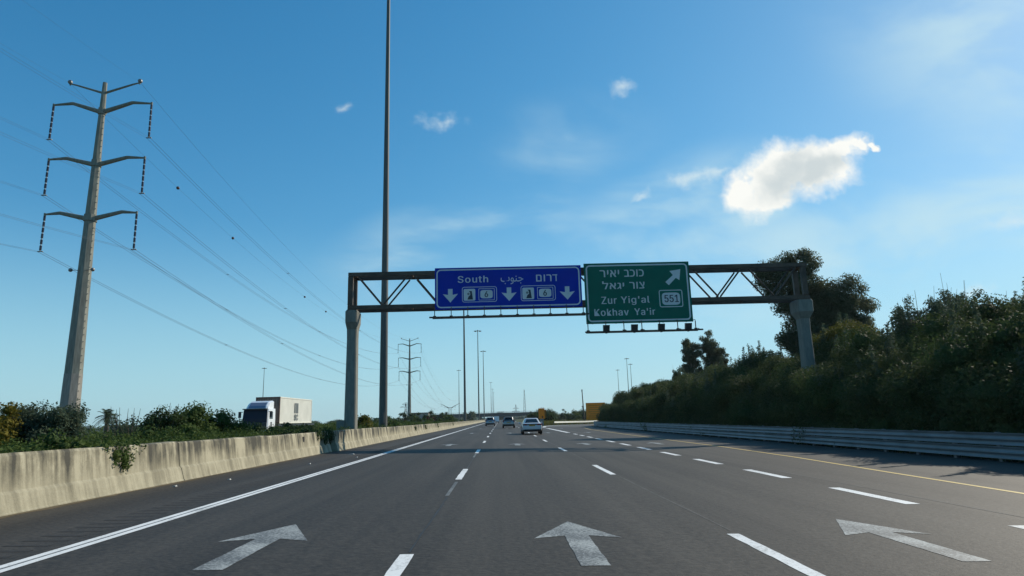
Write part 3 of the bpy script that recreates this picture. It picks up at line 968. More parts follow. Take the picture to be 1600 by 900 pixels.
# ------------------------------------------------------------------ high lamp masts
def make_mast(label, H_=40.0, r0=0.33, r1=0.13):
    root = thing('lamp_mast', (0, 0, 0), label, 'lamp mast', 'tall lighting masts along the motorway')
    mb = MB()
    n = 16
    mb.tube((0, 0, 0), (0, 0, H_ + .02), r0, r1, n, caps=False)
    mb.build('pole', M['mast'], root, smooth=True)
    MB().box((0, -r0 - 0.02, 1.6), (0.28, 0.10, 0.8)).build('access_door', M['mast'], root)
    mb = MB().tube((0, 0, H_ - 0.1), (0, 0, H_ + 0.4), 0.28, 0.20, 10)
    k = 8
    for i in range(k):
        t = 2 * math.pi * i / k
        p = (1.15 * math.cos(t), 1.15 * math.sin(t), H_ - 0.05)
        mb.tube((0, 0, H_ + 0.1), p, 0.05, n=5)
    mb.build('head_frame', M['mast'], root)
    mb = MB()
    for i in range(k):
        t = 2 * math.pi * i / k
        mb.box((1.35 * math.cos(t), 1.35 * math.sin(t), H_ - 0.12), (0.62, 0.42, 0.24), t)
    mb.build('floodlight_ring', M['dark_steel'], root)
    return root
m0 = make_mast('tall grey lamp mast with its head above the frame, just behind the gantry truss')
m0.location = (-8.95, 50.0, 0.1)
for x, y, lb in ((-9.3, 172, 'grey lamp mast rising behind the blue sign, second along the median'),
                 (-9.3, 284, 'grey lamp mast with a visible lamp ring, third along the median'),
                 (-9.2, 372, 'grey lamp mast with a visible lamp ring, fourth along the median'),
                 (-9.6, 700, 'thin distant lamp mast, first of the three beyond the bridge'),
                 (-9.6, 860, 'thin distant lamp mast, middle one of the three beyond the bridge'),
                 (-9.7, 980, 'thin distant lamp mast, shortest looking of the three beyond the bridge'),
                 (-32.0, 508, 'thin lamp mast standing left of the median near the far bridge'),
                 (-160.7, 443, 'lone thin lamp mast above the white truck'),
                 (101.3, 550, 'shortest of three thin lamp masts behind the right bank'),
                 (87.7, 440, 'tallest looking of three thin lamp masts behind the right bank'),
                 (100.3, 490, 'rightmost of three thin lamp masts behind the right bank')):
    dup(m0, (x, y, -0.5 if abs(x) > 20 else 0.0), lb)
# slim pole beside the yellow board
pl = thing('utility_pole', (19.3, 150.0, -0.5), 'slim dark pole standing beside the large yellow board', 'pole')
MB().tube((0, 0, 0), (-0.25, 0, 7.6), 0.16, 0.10, 8).build('pole', M['dark_steel'], pl)
MB().tube((-0.25, 0, 7.55), (-0.25, 0, 8.0), 0.15, 0.12, 8).build('pole_cap', M['dark_steel'], pl)
pl2 = thing('street_lamp', (38.0, 300.0, -0.6), 'small lamp post above the far treeline', 'street lamp')
MB().tube((0, 0, 0), (0, 0, 6.2), 0.14, 0.08, 8).build('pole', M['dark_steel'], pl2)
MB().ball((0, 0, 6.4), (0.45, 0.45, 0.35)).build('lamp_head', M['dark_steel'], pl2)

# ------------------------------------------------------------------ power pylons
def insulator(root, x, y, zt_, zb_, xb, n=6):
    mb = MB(); cp = MB()
    for i in range(n):
        t0 = (i + 0.10) / n; t1 = (i + 0.84) / n
        a = (x + (xb - x) * t0, y, zt_ + (zb_ - zt_) * t0); b = (x + (xb - x) * t1, y, zt_ + (zb_ - zt_) * t1)
        mb.tube(a, b, 0.115, 0.115, 8)
        c = (x + (xb - x) * (t1 + 0.16 / n + 0.08 / n), y, zt_ + (zb_ - zt_) * (t1 + 0.24 / n))
        cp.tube(b, c, 0.055, 0.055, 6)
    o = mb.build('insulator', M['insulator'], root)
    cp.build('insulator_caps', M['insulator_gap'], o)
    MB().box((xb, y, zb_ - 0.05), (0.55, 0.10, 0.10)).box((xb, y, zb_ + 0.12), (0.10, 0.10, 0.3)).build('wire_clamp', M['steel'], o)
def arm(root, side, z0, xr, zk, xk, zt_, xt, r0, r1):
    mb = MB()
    mb.path([(side * xr, 0, z0), (side * xk, 0, zk), (side * xt, 0, zt_)], [r0, r0 * 0.72, r1], 8)
    mb.tube((side * 0.05, 0, z0), (side * (xr + 0.1), 0, z0), r0 * 1.25, r0 * 1.2, 8)
    mb.tube((side * xt, 0, zt_ - 0.18), (side * xt, 0, zt_ + 0.14), r1 * 1.1, n=8)
    return mb.build('cross_arm', M['pylon'], root)
def make_pylon(label):
    root = thing('power_pylon', (0, 0, 0), label, 'power pylon', 'single-pole power pylons of the line')
    prof = [(0, 0.92), (7.0, 0.80), (23.0, 0.53), (35.3, 0.30), (38.7, 0.22)]
    n = 8
    ring = lambda z, r: [(r * math.cos(2 * math.pi * (i + .5) / n), r * math.sin(2 * math.pi * (i + .5) / n), z) for i in range(n)]
    MB().loft([ring(0, .95), ring(7.0, .815)]).build('pole_base', M['pylon_base'], root)
    MB().loft([ring(z, r) for z, r in prof[1:]]).build('pole', M['pylon'], root)
    peg0 = None                                            # climbing pegs up the right-hand edge
    for k in range(48):
        z = 2.5 + k * 0.7
        r = float(np.interp(z, [p[0] for p in prof], [p[1] for p in prof]))
        if peg0 is None:
            peg0 = MB().box((0, 0, 0), (0.14, 0.05, 0.06)).build('climbing_peg', M['steel'], root); pg = peg0
        else:
            pg = peg0.copy(); COL.objects.link(pg); pg.parent = root
        pg.location = (r * 0.93 + 0.03, -r * 0.25, z)
    for z, r in ((35.3, .34), (29.3, .45), (23.2, .57)):
        MB().tube((0, 0, z - 0.35), (0, 0, z + 0.35), r * 1.12, r * 1.10, 10).build('arm_collar', M['pylon'], root)
    for sd in (-1, 1):
        arm(root, sd, 37.5, 0.15, 38.45, 3.0, 38.65, 3.75, 0.13, 0.07)
        MB().ball((sd * 3.78, 0, 38.85), 0.24, 10, 7).build('warning_light', M['steel'], root)
        for zr, zk, zt_, r in ((35.3, 36.3, 36.15, .25), (29.2, 29.95, 29.85, .26), (23.15, 23.85, 23.72, .27)):
            xt = 5.25 if zr > 30 else (5.05 if zr > 25 else 4.75)
            arm(root, sd, zr, 0.3, zk, 3.2, zt_, xt, r, 0.10)
            insulator(root, sd * xt, 0, zt_ - 0.12, zt_ - 3.95, sd * (xt + 0.03))
        MB().tube((0, -0.4, 17.5), (sd * 1.05, -0.5, 17.55), 0.03, n=6).ball((sd * 1.12, -0.5, 17.55), 0.20, 10, 7).build('obstruction_lamp', M['steel'], root)
    return root
PX0, PY0, PY1 = -42.45, 65.0, 294.0
PZ0, PZ1 = -0.1, -0.1
pyl = make_pylon('tall weathered single-pole pylon with four pairs of arms, nearest on the left')
pyl.location = (PX0, PY0, PZ0)
dup(pyl, (-40.9, PY1, PZ1), 'smaller looking pylon of the same line, between the mast and the lamp masts')
# far line of small lattice pylons and a portal with V arms
def far_tower(loc, H_, w, label, arms, name='lattice_tower'):
    root = thing(name, loc, label, 'tower')
    mb = MB()
    legs = [(-1, -1), (1, -1), (1, 1), (-1, 1)]
    nl = max(4, int(H_ / 4))
    for k in range(nl):
        z0, z1 = H_ * k / nl, H_ * (k + 1) / nl
        w0 = w * (1 - z0 / H_) ** 1.0 + 0.25; w1 = w * (1 - z1 / H_) + 0.25
        for i in range(4):
            a, b = legs[i], legs[(i + 1) % 4]
            mb.tube((a[0] * w0, a[1] * w0, z0), (a[0] * w1, a[1] * w1, z1), 0.13, n=4, caps=False)
            mb.tube((a[0] * w0, a[1] * w0, z0), (b[0] * w1, b[1] * w1, z1), 0.07, n=4, caps=False)
            mb.tube((b[0] * w0, b[1] * w0, z0), (a[0] * w1, a[1] * w1, z1), 0.07, n=4, caps=False)
    mb.build('lattice', M['steel'], root)
    for z, hw in arms:
        mb = MB().tube((-hw, 0, z), (hw, 0, z), 0.16, n=4).tube((-hw, 0, z), (0, 0, z + 1.6), 0.09, n=4).tube((hw, 0, z), (0, 0, z + 1.6), 0.09, n=4)
        mb.build('cross_arm', M['steel'], root)
    return root
far_tower((26.3, 700, -0.6), 32.0, 1.3, 'slender pale lattice mast rising behind the far bridge', [], 'lattice_mast')
far_tower((18.2, 760, -0.6), 17.5, 1.6, 'small lattice pylon seen over the bridge railing', [(9.5, 4.5), (13.0, 3.5)])
far_tower((-81.0, 560, -0.6), 17.2, 1.4, 'small distant lattice pylon left of the single-pole pylon', [(8.5, 4.2), (13.8, 4.8), (16.2, 3.0)])
vp = thing('portal_pylon', (-38.5, 500, -0.6), 'distant twin-pole portal pylon with V shaped arms', 'power pylon')
for sd in (-1, 1):
    MB().tube((sd * 0.8, 0, 0), (sd * 0.8, 0, 11.0), 0.24, 0.20, 6).build('pole', M['dark_steel'], vp)
    MB().path([(sd * 0.6, 0, 10.9), (sd * 2.6, 0, 12.0), (sd * 7.5, 0, 14.4)], [0.25, 0.22, 0.12], 6).tube((sd * 3.9, 0, 12.6), (sd * 3.9, 0, 11.2), 0.14, n=6).build('cross_arm', M['dark_steel'], vp)
MB().tube((-2.6, 0, 11.2), (2.6, 0, 11.2), 0.18, n=6).build('cross_beam', M['dark_steel'], vp)

# ---- conductors: one object per phase, twin wires with spacers, in two spans
def wire_obj(label, x0, z0, x1, z1, sag, twin=0.4, balls=None, r_=0.019, group='conductors of the power line'):
    root = thing('power_line', (x0, PY0, z0), label, 'power line', group)
    spans = [((x0, PY0, z0), (x1, PY1, z1)), ((x0, PY0, z0), (x0 - 1.2, -165.0, z0 + 1.0)), ((x1, PY1, z1), (x1 + 2.5, 500.0, z1 - (z1 - 13.0) * 0.96 if z1 < 20 else z1 - 16))]
    def at(a, b, t, s):
        return Vector((a[0] + (b[0] - a[0]) * t - x0, a[1] + (b[1] - a[1]) * t - PY0, a[2] + (b[2] - a[2]) * t - 4 * s * t * (1 - t) - z0))
    for k, (a, b) in enumerate(spans):
        mb = MB()
        r = r_ * (.5 if k == 1 else 1.0)
        n = 36
        for off in ((-twin / 2, twin / 2) if twin else (0,)):
            pts = [at(a, b, i / n, sag) + Vector((off, 0, 0)) for i in range(n + 1)]
            for i in range(n):
                mb.tube(pts[i], pts[i + 1], r, r, 4, caps=False)
        if twin:
            for t in (0.2, 0.45, 0.7, 0.9):
                p = at(a, b, t, sag)
                mb.box(p, (twin + 0.06, 0.07, 0.07))
        mb.build('conductor', M['wire'], root, fix=False)
    if balls:
        for t in balls:
            p = at(spans[0][0], spans[0][1], t, sag)
            MB().ball(p, 0.24, 10, 7).build('marker_ball', M['orange_ball'], root)
    return root
X1 = -40.9
for sd, wd in ((-1, 'left'), (1, 'right')):
    for xt, zz, nm, lb in ((5.28, 32.1, 'top', 'upper'), (5.08, 25.8, 'mid', 'middle'), (4.78, 19.67, 'low', 'lower')):
        wire_obj('twin conductor hanging from the %s %s arm of the near pylon' % (lb, wd), PX0 + sd * xt, zz + PZ0, X1 + sd * xt, zz + PZ1, 7.0)
wire_obj('thin earth wire from the top left arm carrying small dark balls', PX0 - 3.78, 38.6, X1 - 3.78, 38.6, 8.3, 0, [.105, .19, .37, .45], 0.013)
wire_obj('thin bare earth wire from the top right arm of the near pylon', PX0 + 3.78, 38.6, X1 + 3.78, 38.6, 8.3, 0, None, 0.013)

# ------------------------------------------------------------------ bridge and far buildings
br = thing('overpass_bridge', (-20.0, 600.0, -0.5), 'grey concrete overpass crossing the motorway far ahead, with a pale railing', 'bridge')
MB().box((0, 0, 5.15), (130, 10, 2.8)).build('deck', M['bridge'], br)
MB().box((0, -5.15, 6.75), (130, 0.25, 0.5)).build('parapet', M['bridge'], br)
mb = MB()
for k in range(66):
    mb.box((-65 + 2 * k, -5.12, 7.55), (0.14, 0.14, 1.1))
mb.box((0, -5.12, 8.05), (130, 0.12, 0.14)).box((0, -5.12, 7.5), (130, 0.10, 0.10))
mb.build('railing', M['rail'], br)
for x in (-52, -24, 2, 24, 46):
    MB().box((x, 0, 2.2), (1.6, 8.0, 5.0)).build('pier', M['bridge'], br)
for x0, x1, lb in ((-95, -78, 'left'), (43, 62, 'right')):
    MB().loft([[(x0 if x0 < 0 else x0, -9, -0.2), (x1, -9, -0.2), (x1, 9, -0.2), (x0, 9, -0.2)],
               [(x0 if x0 < 0 else x0 + 12, -5, 5.5), (x1 - 12 if x0 < 0 else x1, -5, 5.5), (x1 - 12 if x0 < 0 else x1, 5, 5.5), (x0 if x0 < 0 else x0 + 12, 5, 5.5)]]).build('abutment', M['bridge'], br)
bl = thing('low_building', (-37.2, 300.0, -0.6), 'low flat-roofed building between the dark round trees', 'building')
MB().box((0, 0, 2.7), (9.0, 8, 5.4)).build('wall', M['building'], bl)
MB().box((0, 0, 5.5), (9.6, 8.6, 0.24)).build('roof', M['bridge'], bl)
for k in range(3):
    MB().box((-2.7 + 2.7 * k, -4.02, 3.2), (1.4, 0.08, 1.4)).build('window', M['glass'], bl)

# ------------------------------------------------------------------ yellow boards
yb = thing('yellow_board', (24.2, 165.0, -0.6), 'large yellow board with faint dark lines beside the exit ramp', 'board')
MB().box((0, 0, 3.1), (4.9, 0.08, 4.4)).build('panel', M['yellow_board'], yb)
mb = MB()
for k in range(7):
    mb.box((0.15, -0.045, 1.5 + 0.52 * k), (4.0 - 0.4 * (k % 3), 0.006, 0.08))
mb.build('panel_lines', M['yellow_line'], yb)
for x in (-1.6, 1.6):
    MB().box((x, 0.10, 1.75), (0.14, 0.10, 3.5)).build('post', M['steel'], yb)
gm = thing('gore_marker', (7.9, 125.0, -0.16), 'tall orange-yellow marker panel with a dark spot at the exit nose', 'sign')
MB().box((0, 0, 2.3), (1.15, 0.35, 1.95)).build('panel', M['yellow_board'], gm, bevel=0.03)
MB().box((0.72, 0.30, 2.2), (0.40, 0.5, 1.5)).build('side_panel', M['yellow_line'], gm)
MB().tube((0.16, -0.19, 1.65), (0.16, -0.17, 1.65), 0.15, n=12).build('spot', M['black'], gm)
MB().box((0.0, 0, 0.66), (0.7, 0.26, 1.32)).build('stand', M['sign_back'], gm)

# ------------------------------------------------------------------ cars
def car(kind, loc, label, paint, rz=0.0):
    """a car pointing along +Y with its rear bumper at y = 0, wheels on z = 0"""
    suv = kind == 'suv'
    Lc, Wc, Hc = (4.5, 1.84, 1.68) if suv else (4.6, 1.80, 1.45)
    root = thing('parked_car' if False else 'car', loc, label, 'car', rz=rz)
    hw = Wc / 2
    # lower body: sections along y: (y, half width, bottom, belt height)
    if suv:
        secs = [(0.0, .80, .42, .62), (0.03, .86, .34, .98), (0.16, .90, .27, 1.05), (0.9, .92, .24, 1.08), (2.9, .92, .24, 1.06), (3.3, .91, .24, 1.02), (4.1, .87, .26, .90), (4.42, .78, .32, .74), (4.5, .66, .40, .62)]
    else:
        secs = [(0.0, .76, .42, .60), (0.02, .82, .34, .93), (0.16, .875, .26, 1.02), (0.75, .895, .22, 1.02), (1.6, .90, .22, .98), (3.0, .90, .22, .96), (3.5, .89, .22, .90), (4.2, .85, .24, .78), (4.52, .74, .30, .66), (4.6, .62, .38, .55)]
    rings = []
    for y, w, b, h in secs:
        mid = b + (h - b) * 0.58
        rings.append([(-w * .90, y, b), (-w * .985, y, b + .10), (-w, y, mid), (-w * .975, y, h - .09), (-w * .88, y, h), (0, y, h + .015),
                      (w * .88, y, h), (w * .975, y, h - .09), (w, y, mid), (w * .985, y, b + .10), (w * .90, y, b)])
    body = MB().loft(rings).build('body', paint, root, smooth=True)
    sb = body.modifiers.new('sub', 'SUBSURF'); sb.levels = 1; sb.render_levels = 2
    # greenhouse
    if suv:
        base = [(0.20, .80), (3.25, .80)]; top = [(0.52, .62), (2.35, .62)]; zb_, zt_ = 1.04, 1.64
    else:
        base = [(0.62, .76), (3.35, .76)]; top = [(1.30, .56), (2.40, .57)]; zb_, zt_ = 0.98, 1.41
    def gh(t, grow=0.0):
        y0 = base[0][0] + (top[0][0] - base[0][0]) * t; y1 = base[1][0] + (top[1][0] - base[1][0]) * t
        w = base[0][1] + (top[0][1] - base[0][1]) * t + grow
        return y0 - grow, y1 + grow, w, zb_ + (zt_ - zb_) * t
    rings = []
    for t in (0.0, 0.25, 0.5, 0.75, 0.92):
        y0, y1, w, z = gh(t)
        c = 0.10
        rings.append([(-w + c, y0, z), (w - c, y0, z), (w, y0 + c, z), (w, y1 - c, z), (w - c, y1, z), (-w + c, y1, z), (-w, y1 - c, z), (-w, y0 + c, z)])
    y0, y1, w, z = gh(1.0)
    rings.append([(-w + .16, y0 + .10, z + .02), (w - .16, y0 + .10, z + .02), (w - .07, y0 + .18, z + .02), (w - .07, y1 - .18, z + .02), (w - .16, y1 - .10, z + .02), (-w + .16, y1 - .10, z + .02), (-w + .07, y1 - .18, z + .02), (-w + .07, y0 + .18, z + .02)])
    MB().loft(rings).build('cabin', paint, root, smooth=False, bevel=0.05)
    def pane(name, quad, m=M['glass']):
        return MB().poly(quad).build(name, m, root, fix=False)
    e = 0.012
    def rear(t, f):      # point on the rear slope, f in -1..1 of the width
        y0, y1, w, z = gh(t, e); return ((w - .13) * f, y0 - 0.004, z)
    pane('rear_window', [rear(.10, -.97), rear(.10, .97), rear(.86, .95), rear(.86, -.95)])
    def frnt(t, f):
        y0, y1, w, z = gh(t, e); return ((w - .13) * f, y1 + 0.004, z)
    pane('windscreen', [frnt(.08, .97), frnt(.08, -.97), frnt(.88, -.95), frnt(.88, .95)])
    for sd in (-1, 1):
        for a0, a1 in ((0.10, 0.50), (0.53, 0.90)):
            q = []
            for t, a in ((.10, a0), (.10, a1), (.84, a1), (.84, a0)):
                y0, y1, w, z = gh(t, e); q.append((sd * w, y0 + (y1 - y0) * (a * 0.86 + .07), z))
            pane('side_window', q)
        MB().box((sd * (hw + .10), 3.0 if not suv else 2.85, zb_ + .02), (.20, .10, .14)).build('mirror', paint, root, bevel=.03)
    # rear trim
    if suv:
        MB().loft([[(-.86, -.03, .36), (.86, -.03, .36), (.90, .30, .36), (-.90, .30, .36)], [(-.84, -.035, .58), (.84, -.035, .58), (.93, .30, .60), (-.93, .30, .60)]]).build('bumper', M['black_plastic'], root, bevel=.03)
        for sd in (-1, 1):
            MB().loft([[(sd * .74, .0, .86), (sd * .89, .02, .86), (sd * .90, .22, .86), (sd * .74, .2, .86)], [(sd * .70, .12, 1.12), (sd * .85, .14, 1.12), (sd * .86, .30, 1.12), (sd * .70, .28, 1.12)],
                       [(sd * .66, .28, 1.42), (sd * .72, .30, 1.42), (sd * .73, .4, 1.42), (sd * .66, .4, 1.42)]]).build('tail_light', M['tail_red'], root)
            MB().box((sd * .60, 1.45, 1.70), (.04, 1.7, .04)).build('roof_rail', M['black_plastic'], root)
        MB().box((0, .0, .86), (.60, .05, .13)).build('number_plate', M['plate'], root)
        MB().box((0, .33, 1.64), (1.15, .26, .05)).build('roof_spoiler', paint, root, bevel=.02)
    else:
        MB().loft([[(-.80, .0, .30), (.80, .0, .30), (.86, .35, .28), (-.86, .35, .28)], [(-.78, -.02, .46), (.78, -.02, .46), (.88, .35, .44), (-.88, .35, .44)]]).build('bumper', M['black_plastic'], root, bevel=.03)
        MB().loft([[(-.80, .02, .82), (.80, .02, .82), (.80, .12, .82), (-.80, .12, .82)], [(-.78, .015, .92), (.78, .015, .92), (.78, .12, .92), (-.78, .12, .92)]]).build('rear_panel', M['truck_dark'], root, bevel=.01)
        for sd in (-1, 1):
            MB().loft([[(sd * .46, .0, .80), (sd * .82, .04, .80), (sd * .885, .34, .82), (sd * .46, .2, .80)], [(sd * .46, -.005, .93), (sd * .80, .03, .94), (sd * .88, .36, .95), (sd * .46, .2, .93)]]).build('tail_light', M['tail_red'], root)
        MB().box((0, .0, .80), (.52, .04, .13)).build('number_plate', M['plate'], root)
    for yy_ in ((.82, 3.62) if suv else (.86, 3.60)):
        for sd in (-1, 1):
            rr_ = .36 if suv else .325
            wh = MB().tube((sd * (hw - .20), yy_, rr_), (sd * (hw + .0), yy_, rr_), rr_, rr_, 20).build('wheel', M['black'], root)
            MB().tube((sd * (hw - .01), yy_, rr_), (sd * (hw + .012), yy_, rr_), rr_ * .64, rr_ * .60, 14).build('rim', M['chrome'], wh)
            MB().tube((sd * (hw - .05), yy_, rr_ + .03), (sd * (hw + .004), yy_, rr_ + .03), rr_ + .055, rr_ + .045, 20).build('wheel_arch', M['black_plastic'], root)
    return root
car('sedan', (2.78, 57.7, -0.06), 'white sedan nearest ahead, straddling the lane dashes', M['car_white'])
car('suv', (1.2, 97.0, -0.024), 'silver sport utility vehicle in the middle lane behind the white sedan', M['car_silver'])
car('suv', (-1.95, 123.0, 0.039), 'pale grey car in the left lane close to the end of the barrier', M['car_grey'])

def lorry_cab(root, s=1.0, paint=None):
    """tractor unit pointing along -Y, front at y = 0"""
    w = 1.22
    rings = []
    for z, yf, hw in ((0.55, 0.02, w * .98), (1.1, 0.0, w), (1.9, 0.03, w), (2.95, 0.20, w * .98)):
        rings.append([(-hw + .12, yf, z), (hw - .12, yf, z), (hw, yf + .15, z), (hw, 2.15, z), (-hw, 2.15, z), (-hw, yf + .15, z)])
    MB().loft(rings).build('cab', paint, root, bevel=.05)
    MB().add([(-w + .05, -.014, 1.5), (w - .05, -.014, 1.5), (w - .06, .008, 1.9), (-w + .06, .008, 1.9), (w - .09, .152, 2.84), (-w + .09, .152, 2.84)], [(0, 1, 2, 3), (3, 2, 4, 5)]).build('windscreen', M['truck_glass'], root, fix=False)
    MB().box((0, -.03, 1.10), (2.30, .08, .78)).build('grille', M['truck_dark'], root)
    MB().box((0, -.01, .58), (2.36, .16, .40)).build('bumper', paint, root, bevel=.04)
    MB().box((0, .0, 2.90), (2.25, .42, .10)).build('sun_visor', M['truck_dark'], root)
    rings = []
    for y, z in ((.35, 2.96), (.55, 3.22), (1.0, 3.58), (1.5, 3.74), (2.12, 3.80)):
        rings.append([(-w * .84, y, 2.93), (-w * .84, y, z - .12), (-w * .70, y, z), (w * .70, y, z), (w * .84, y, z - .12), (w * .84, y, 2.93)])
    MB().loft(rings).build('roof_deflector', paint, root, smooth=False)
    MB().add([(-w * .68, .36, 3.0), (w * .68, .36, 3.0), (w * .64, .54, 3.225), (-w * .64, .54, 3.225), (w * .64, .99, 3.588), (-w * .64, .99, 3.588)], [(0, 1, 2, 3), (3, 2, 4, 5)]).build('deflector_shaded_face', M['deflector_shade'], root, fix=False)  # sheet coloured as the shade on the fairing's white front
    for sd in (-1, 1):
        MB().box((sd * (w + .012), .95, 2.25), (.02, .85, .72)).build('door_window', M['glass'], root)
        MB().box((sd * (w + .26), .12, 2.35), (.22, .16, .62)).tube((sd * w, .2, 2.62), (sd * (w + .26), .12, 2.62), .03).build('mirror', M['black_plastic'], root)
        MB().box((sd * .88, -.02, .86), (.40, .10, .20)).build('headlight', M['chrome'], root)
        MB().box((sd * (w + .01), 1.0, 1.3), (.02, .30, .55)).build('door_trim', M['truck_dark'], root)
tr = thing('articulated_truck', (-23.42, 62.7, 0.22), 'white articulated truck coming towards us on the opposite carriageway behind the bushes', 'truck')
lorry_cab(tr, 1, M['truck_white'])
MB().box((0, 9.6, 1.22), (2.3, 12.6, .22)).box((.5, 6.0, .95), (.14, 11.5, .30)).box((-.5, 6.0, .95), (.14, 11.5, .30)).build('trailer_bed', M['truck_dark'], tr)
for y in (.95, 3.4, 12.0, 13.3, 14.6):
    for sd in (-1, 1):
        wh = MB().tube((sd * .85, y, .5), (sd * 1.2, y, .5), .5, .5, 18).build('wheel', M['black'], tr)
        MB().tube((sd * 1.19, y, .5), (sd * 1.21, y, .5), .28, .24, 12).build('rim', M['steel'], wh)
# the container riding on it
ct = thing('shipping_container', (-23.42, 66.0, 1.52), 'cream shipping container with grey letters riding on the white truck', 'container')
def corrug(mb, axis, c, a0, a1, z0, z1, pitch, dep, sgn):
    pts = []
    a = a0
    while a < a1 - 1e-6:
        for f, d in ((0, 0), (.25, 0), (.5, -dep), (.75, -dep)):
            q = a + pitch * f
            if q <= a1: pts.append((q, d))
        a += pitch
    pts.append((a1, 0))
    vs = []
    for q, d in pts:
        for z in (z0, z1):
            vs.append((c + d * sgn, q, z) if axis == 'y' else (q, c + d * sgn, z))
    n = len(pts)
    mb.add(vs, [(2 * i, 2 * i + 1, 2 * i + 3, 2 * i + 2) for i in range(n - 1)])
CL, CW, CH = 11.2, 2.44, 2.65
for sd in (-1, 1):
    mb = MB(); corrug(mb, 'y', sd * (CW / 2 - .03), .12, CL - .12, .12, CH - .10, .28, .035, sd); mb.build('side_wall', M['container'], ct, fix=False)
mb = MB(); corrug(mb, 'x', .06, -CW / 2 + .1, CW / 2 - .1, .12, CH - .10, .25, .04, -1); mb.build('front_wall', M['container_front'], ct, fix=False)
mb = MB().box((0, CL - .06, CH / 2), (CW - .16, .06, CH - .2)); mb.build('door', M['container'], ct)
MB().box((0, CL / 2, CH - .045), (CW - .2, CL - .2, .05)).build('roof', M['container'], ct)
mb = MB()
for sd in (-1, 1):
    for y in (.06, CL - .06):
        if y > 1: mb.box((sd * (CW / 2 - .06), y, CH / 2), (.12, .12, CH))
    mb.box((sd * (CW / 2 - .05), CL / 2, CH - .05), (.10, CL - .26, .10)).box((sd * (CW / 2 - .05), CL / 2, .06), (.10, CL - .26, .12))
mb.build('frame', M['container'], ct)
mb = MB()
for sd in (-1, 1):
    mb.box((sd * (CW / 2 - .055), .055, CH / 2), (.11, .11, CH))
mb.box((0, .05, CH - .06), (CW - .24, .10, .12)).box((0, .05, .06), (CW - .24, .10, .12))
mb.build('front_frame', M['rust'], ct)
# lettering on the side facing the motorway: an m over SC
def side_text(vs, fs, name):
    MB().add([(CW / 2 + .006, y, z) for y, _, z in vs], fs).build(name, M['logo'], ct, fix=False)
X0 = CW / 2 + .004
mb = MB()
y0, y1 = 4.75, 6.05
def bar_(ya, yb, za, zb_): mb.add([(X0, ya, za), (X0, yb, za), (X0, yb, zb_), (X0, ya, zb_)], [(0, 1, 2, 3)])
bar_(y0, y1, 1.98, 2.12)
for k in range(3):
    ya = y0 + k * .49
    bar_(ya, ya + .32, 1.05, 1.975)
mb.build('lettering', M['logo'], ct, fix=False)
side_text(*text_bm('SC', 4.75, 6.05, .28, .94, 0.03), 'lettering')

tr.scale = (1, 1, .93)
vn = thing('truck', (-1.3, 215.0, 0.03), 'small distant white truck far down the left lanes below the bridge', 'truck')
MB().box((0, 3.2, 1.95), (2.2, 5.2, 2.5)).build('box_body', M['truck_white'], vn, bevel=.04)
MB().box((0, 6.7, 1.45), (2.0, 1.7, 1.9)).build('cab', M['truck_white'], vn, bevel=.1)
MB().box((0, 3.4, .62), (1.9, 6.4, .16)).box((0, .55, .62), (2.1, .08, .18)).build('chassis', M['truck_dark'], vn)
for y in (1.5, 6.5):
    for sd in (-1, 1):
        MB().tube((sd * .75, y, .45), (sd * 1.05, y, .45), .45, .45, 14).build('wheel', M['black'], vn)
vn.scale = (.72, .8, .66)

# ------------------------------------------------------------------ vegetation
def foliage_arrays(blobs, rng, dens, lsz, asp=0.55, droop=0.0, shell=(0.58, 1.06), gap=0.0, gscale=1.2):
    """leaf quads in the outer layer of many clumps; blobs = (cx,cy,cz,rx,ry,rz)"""
    V, N = [], 0
    for (cx, cy, cz, rx, ry, rz) in blobs:
        area = 4 * math.pi * ((rx * ry) ** 1.6 / 3 + (rx * rz) ** 1.6 / 3 + (ry * rz) ** 1.6 / 3) ** (1 / 1.6)
        n = max(8, int(area * dens))
        d = rng.normal(size=(n, 3)); d /= np.linalg.norm(d, axis=1)[:, None]
        rad = rng.uniform(shell[0], shell[1], n)
        # lumpy outline: bumps from a few random directions
        for _ in range(5):
            q = rng.normal(size=3); q /= np.linalg.norm(q)
            rad *= 1 + 0.20 * np.maximum(0, d @ q - 0.55) / 0.45 * rng.uniform(-0.6, 1.0)
        p = d * rad[:, None] * np.array([rx, ry, rz]) + np.array([cx, cy, cz])
        if gap > 0:
            ph = np.sin(p[:, 0] * 2.1 * gscale + 1.3) * np.sin(p[:, 1] * 1.9 * gscale + 0.4) * np.sin(p[:, 2] * 2.6 * gscale + 2.0)
            keep = ph + rng.uniform(-0.35, 0.35, n) > -1 + gap
            p, d = p[keep], d[keep]
            n = len(p)
        nrm = d * 0.7 + rng.normal(size=(n, 3)) * 0.6
        nrm[:, 2] += 0.25
        nrm /= np.linalg.norm(nrm, axis=1)[:, None]
        t = rng.normal(size=(n, 3)); t[:, 2] -= droop
        t -= nrm * np.sum(t * nrm, axis=1)[:, None]
        t /= np.linalg.norm(t, axis=1)[:, None] + 1e-9
        b = np.cross(nrm, t)
        s = lsz * rng.uniform(0.6, 1.35, n)[:, None]
        quad = np.stack([p - t * s * .5, p + b * s * asp * .5, p + t * s * .5, p - b * s * asp * .5], axis=1)
        V.append(quad.reshape(-1, 3)); N += n
    return np.concatenate(V), N
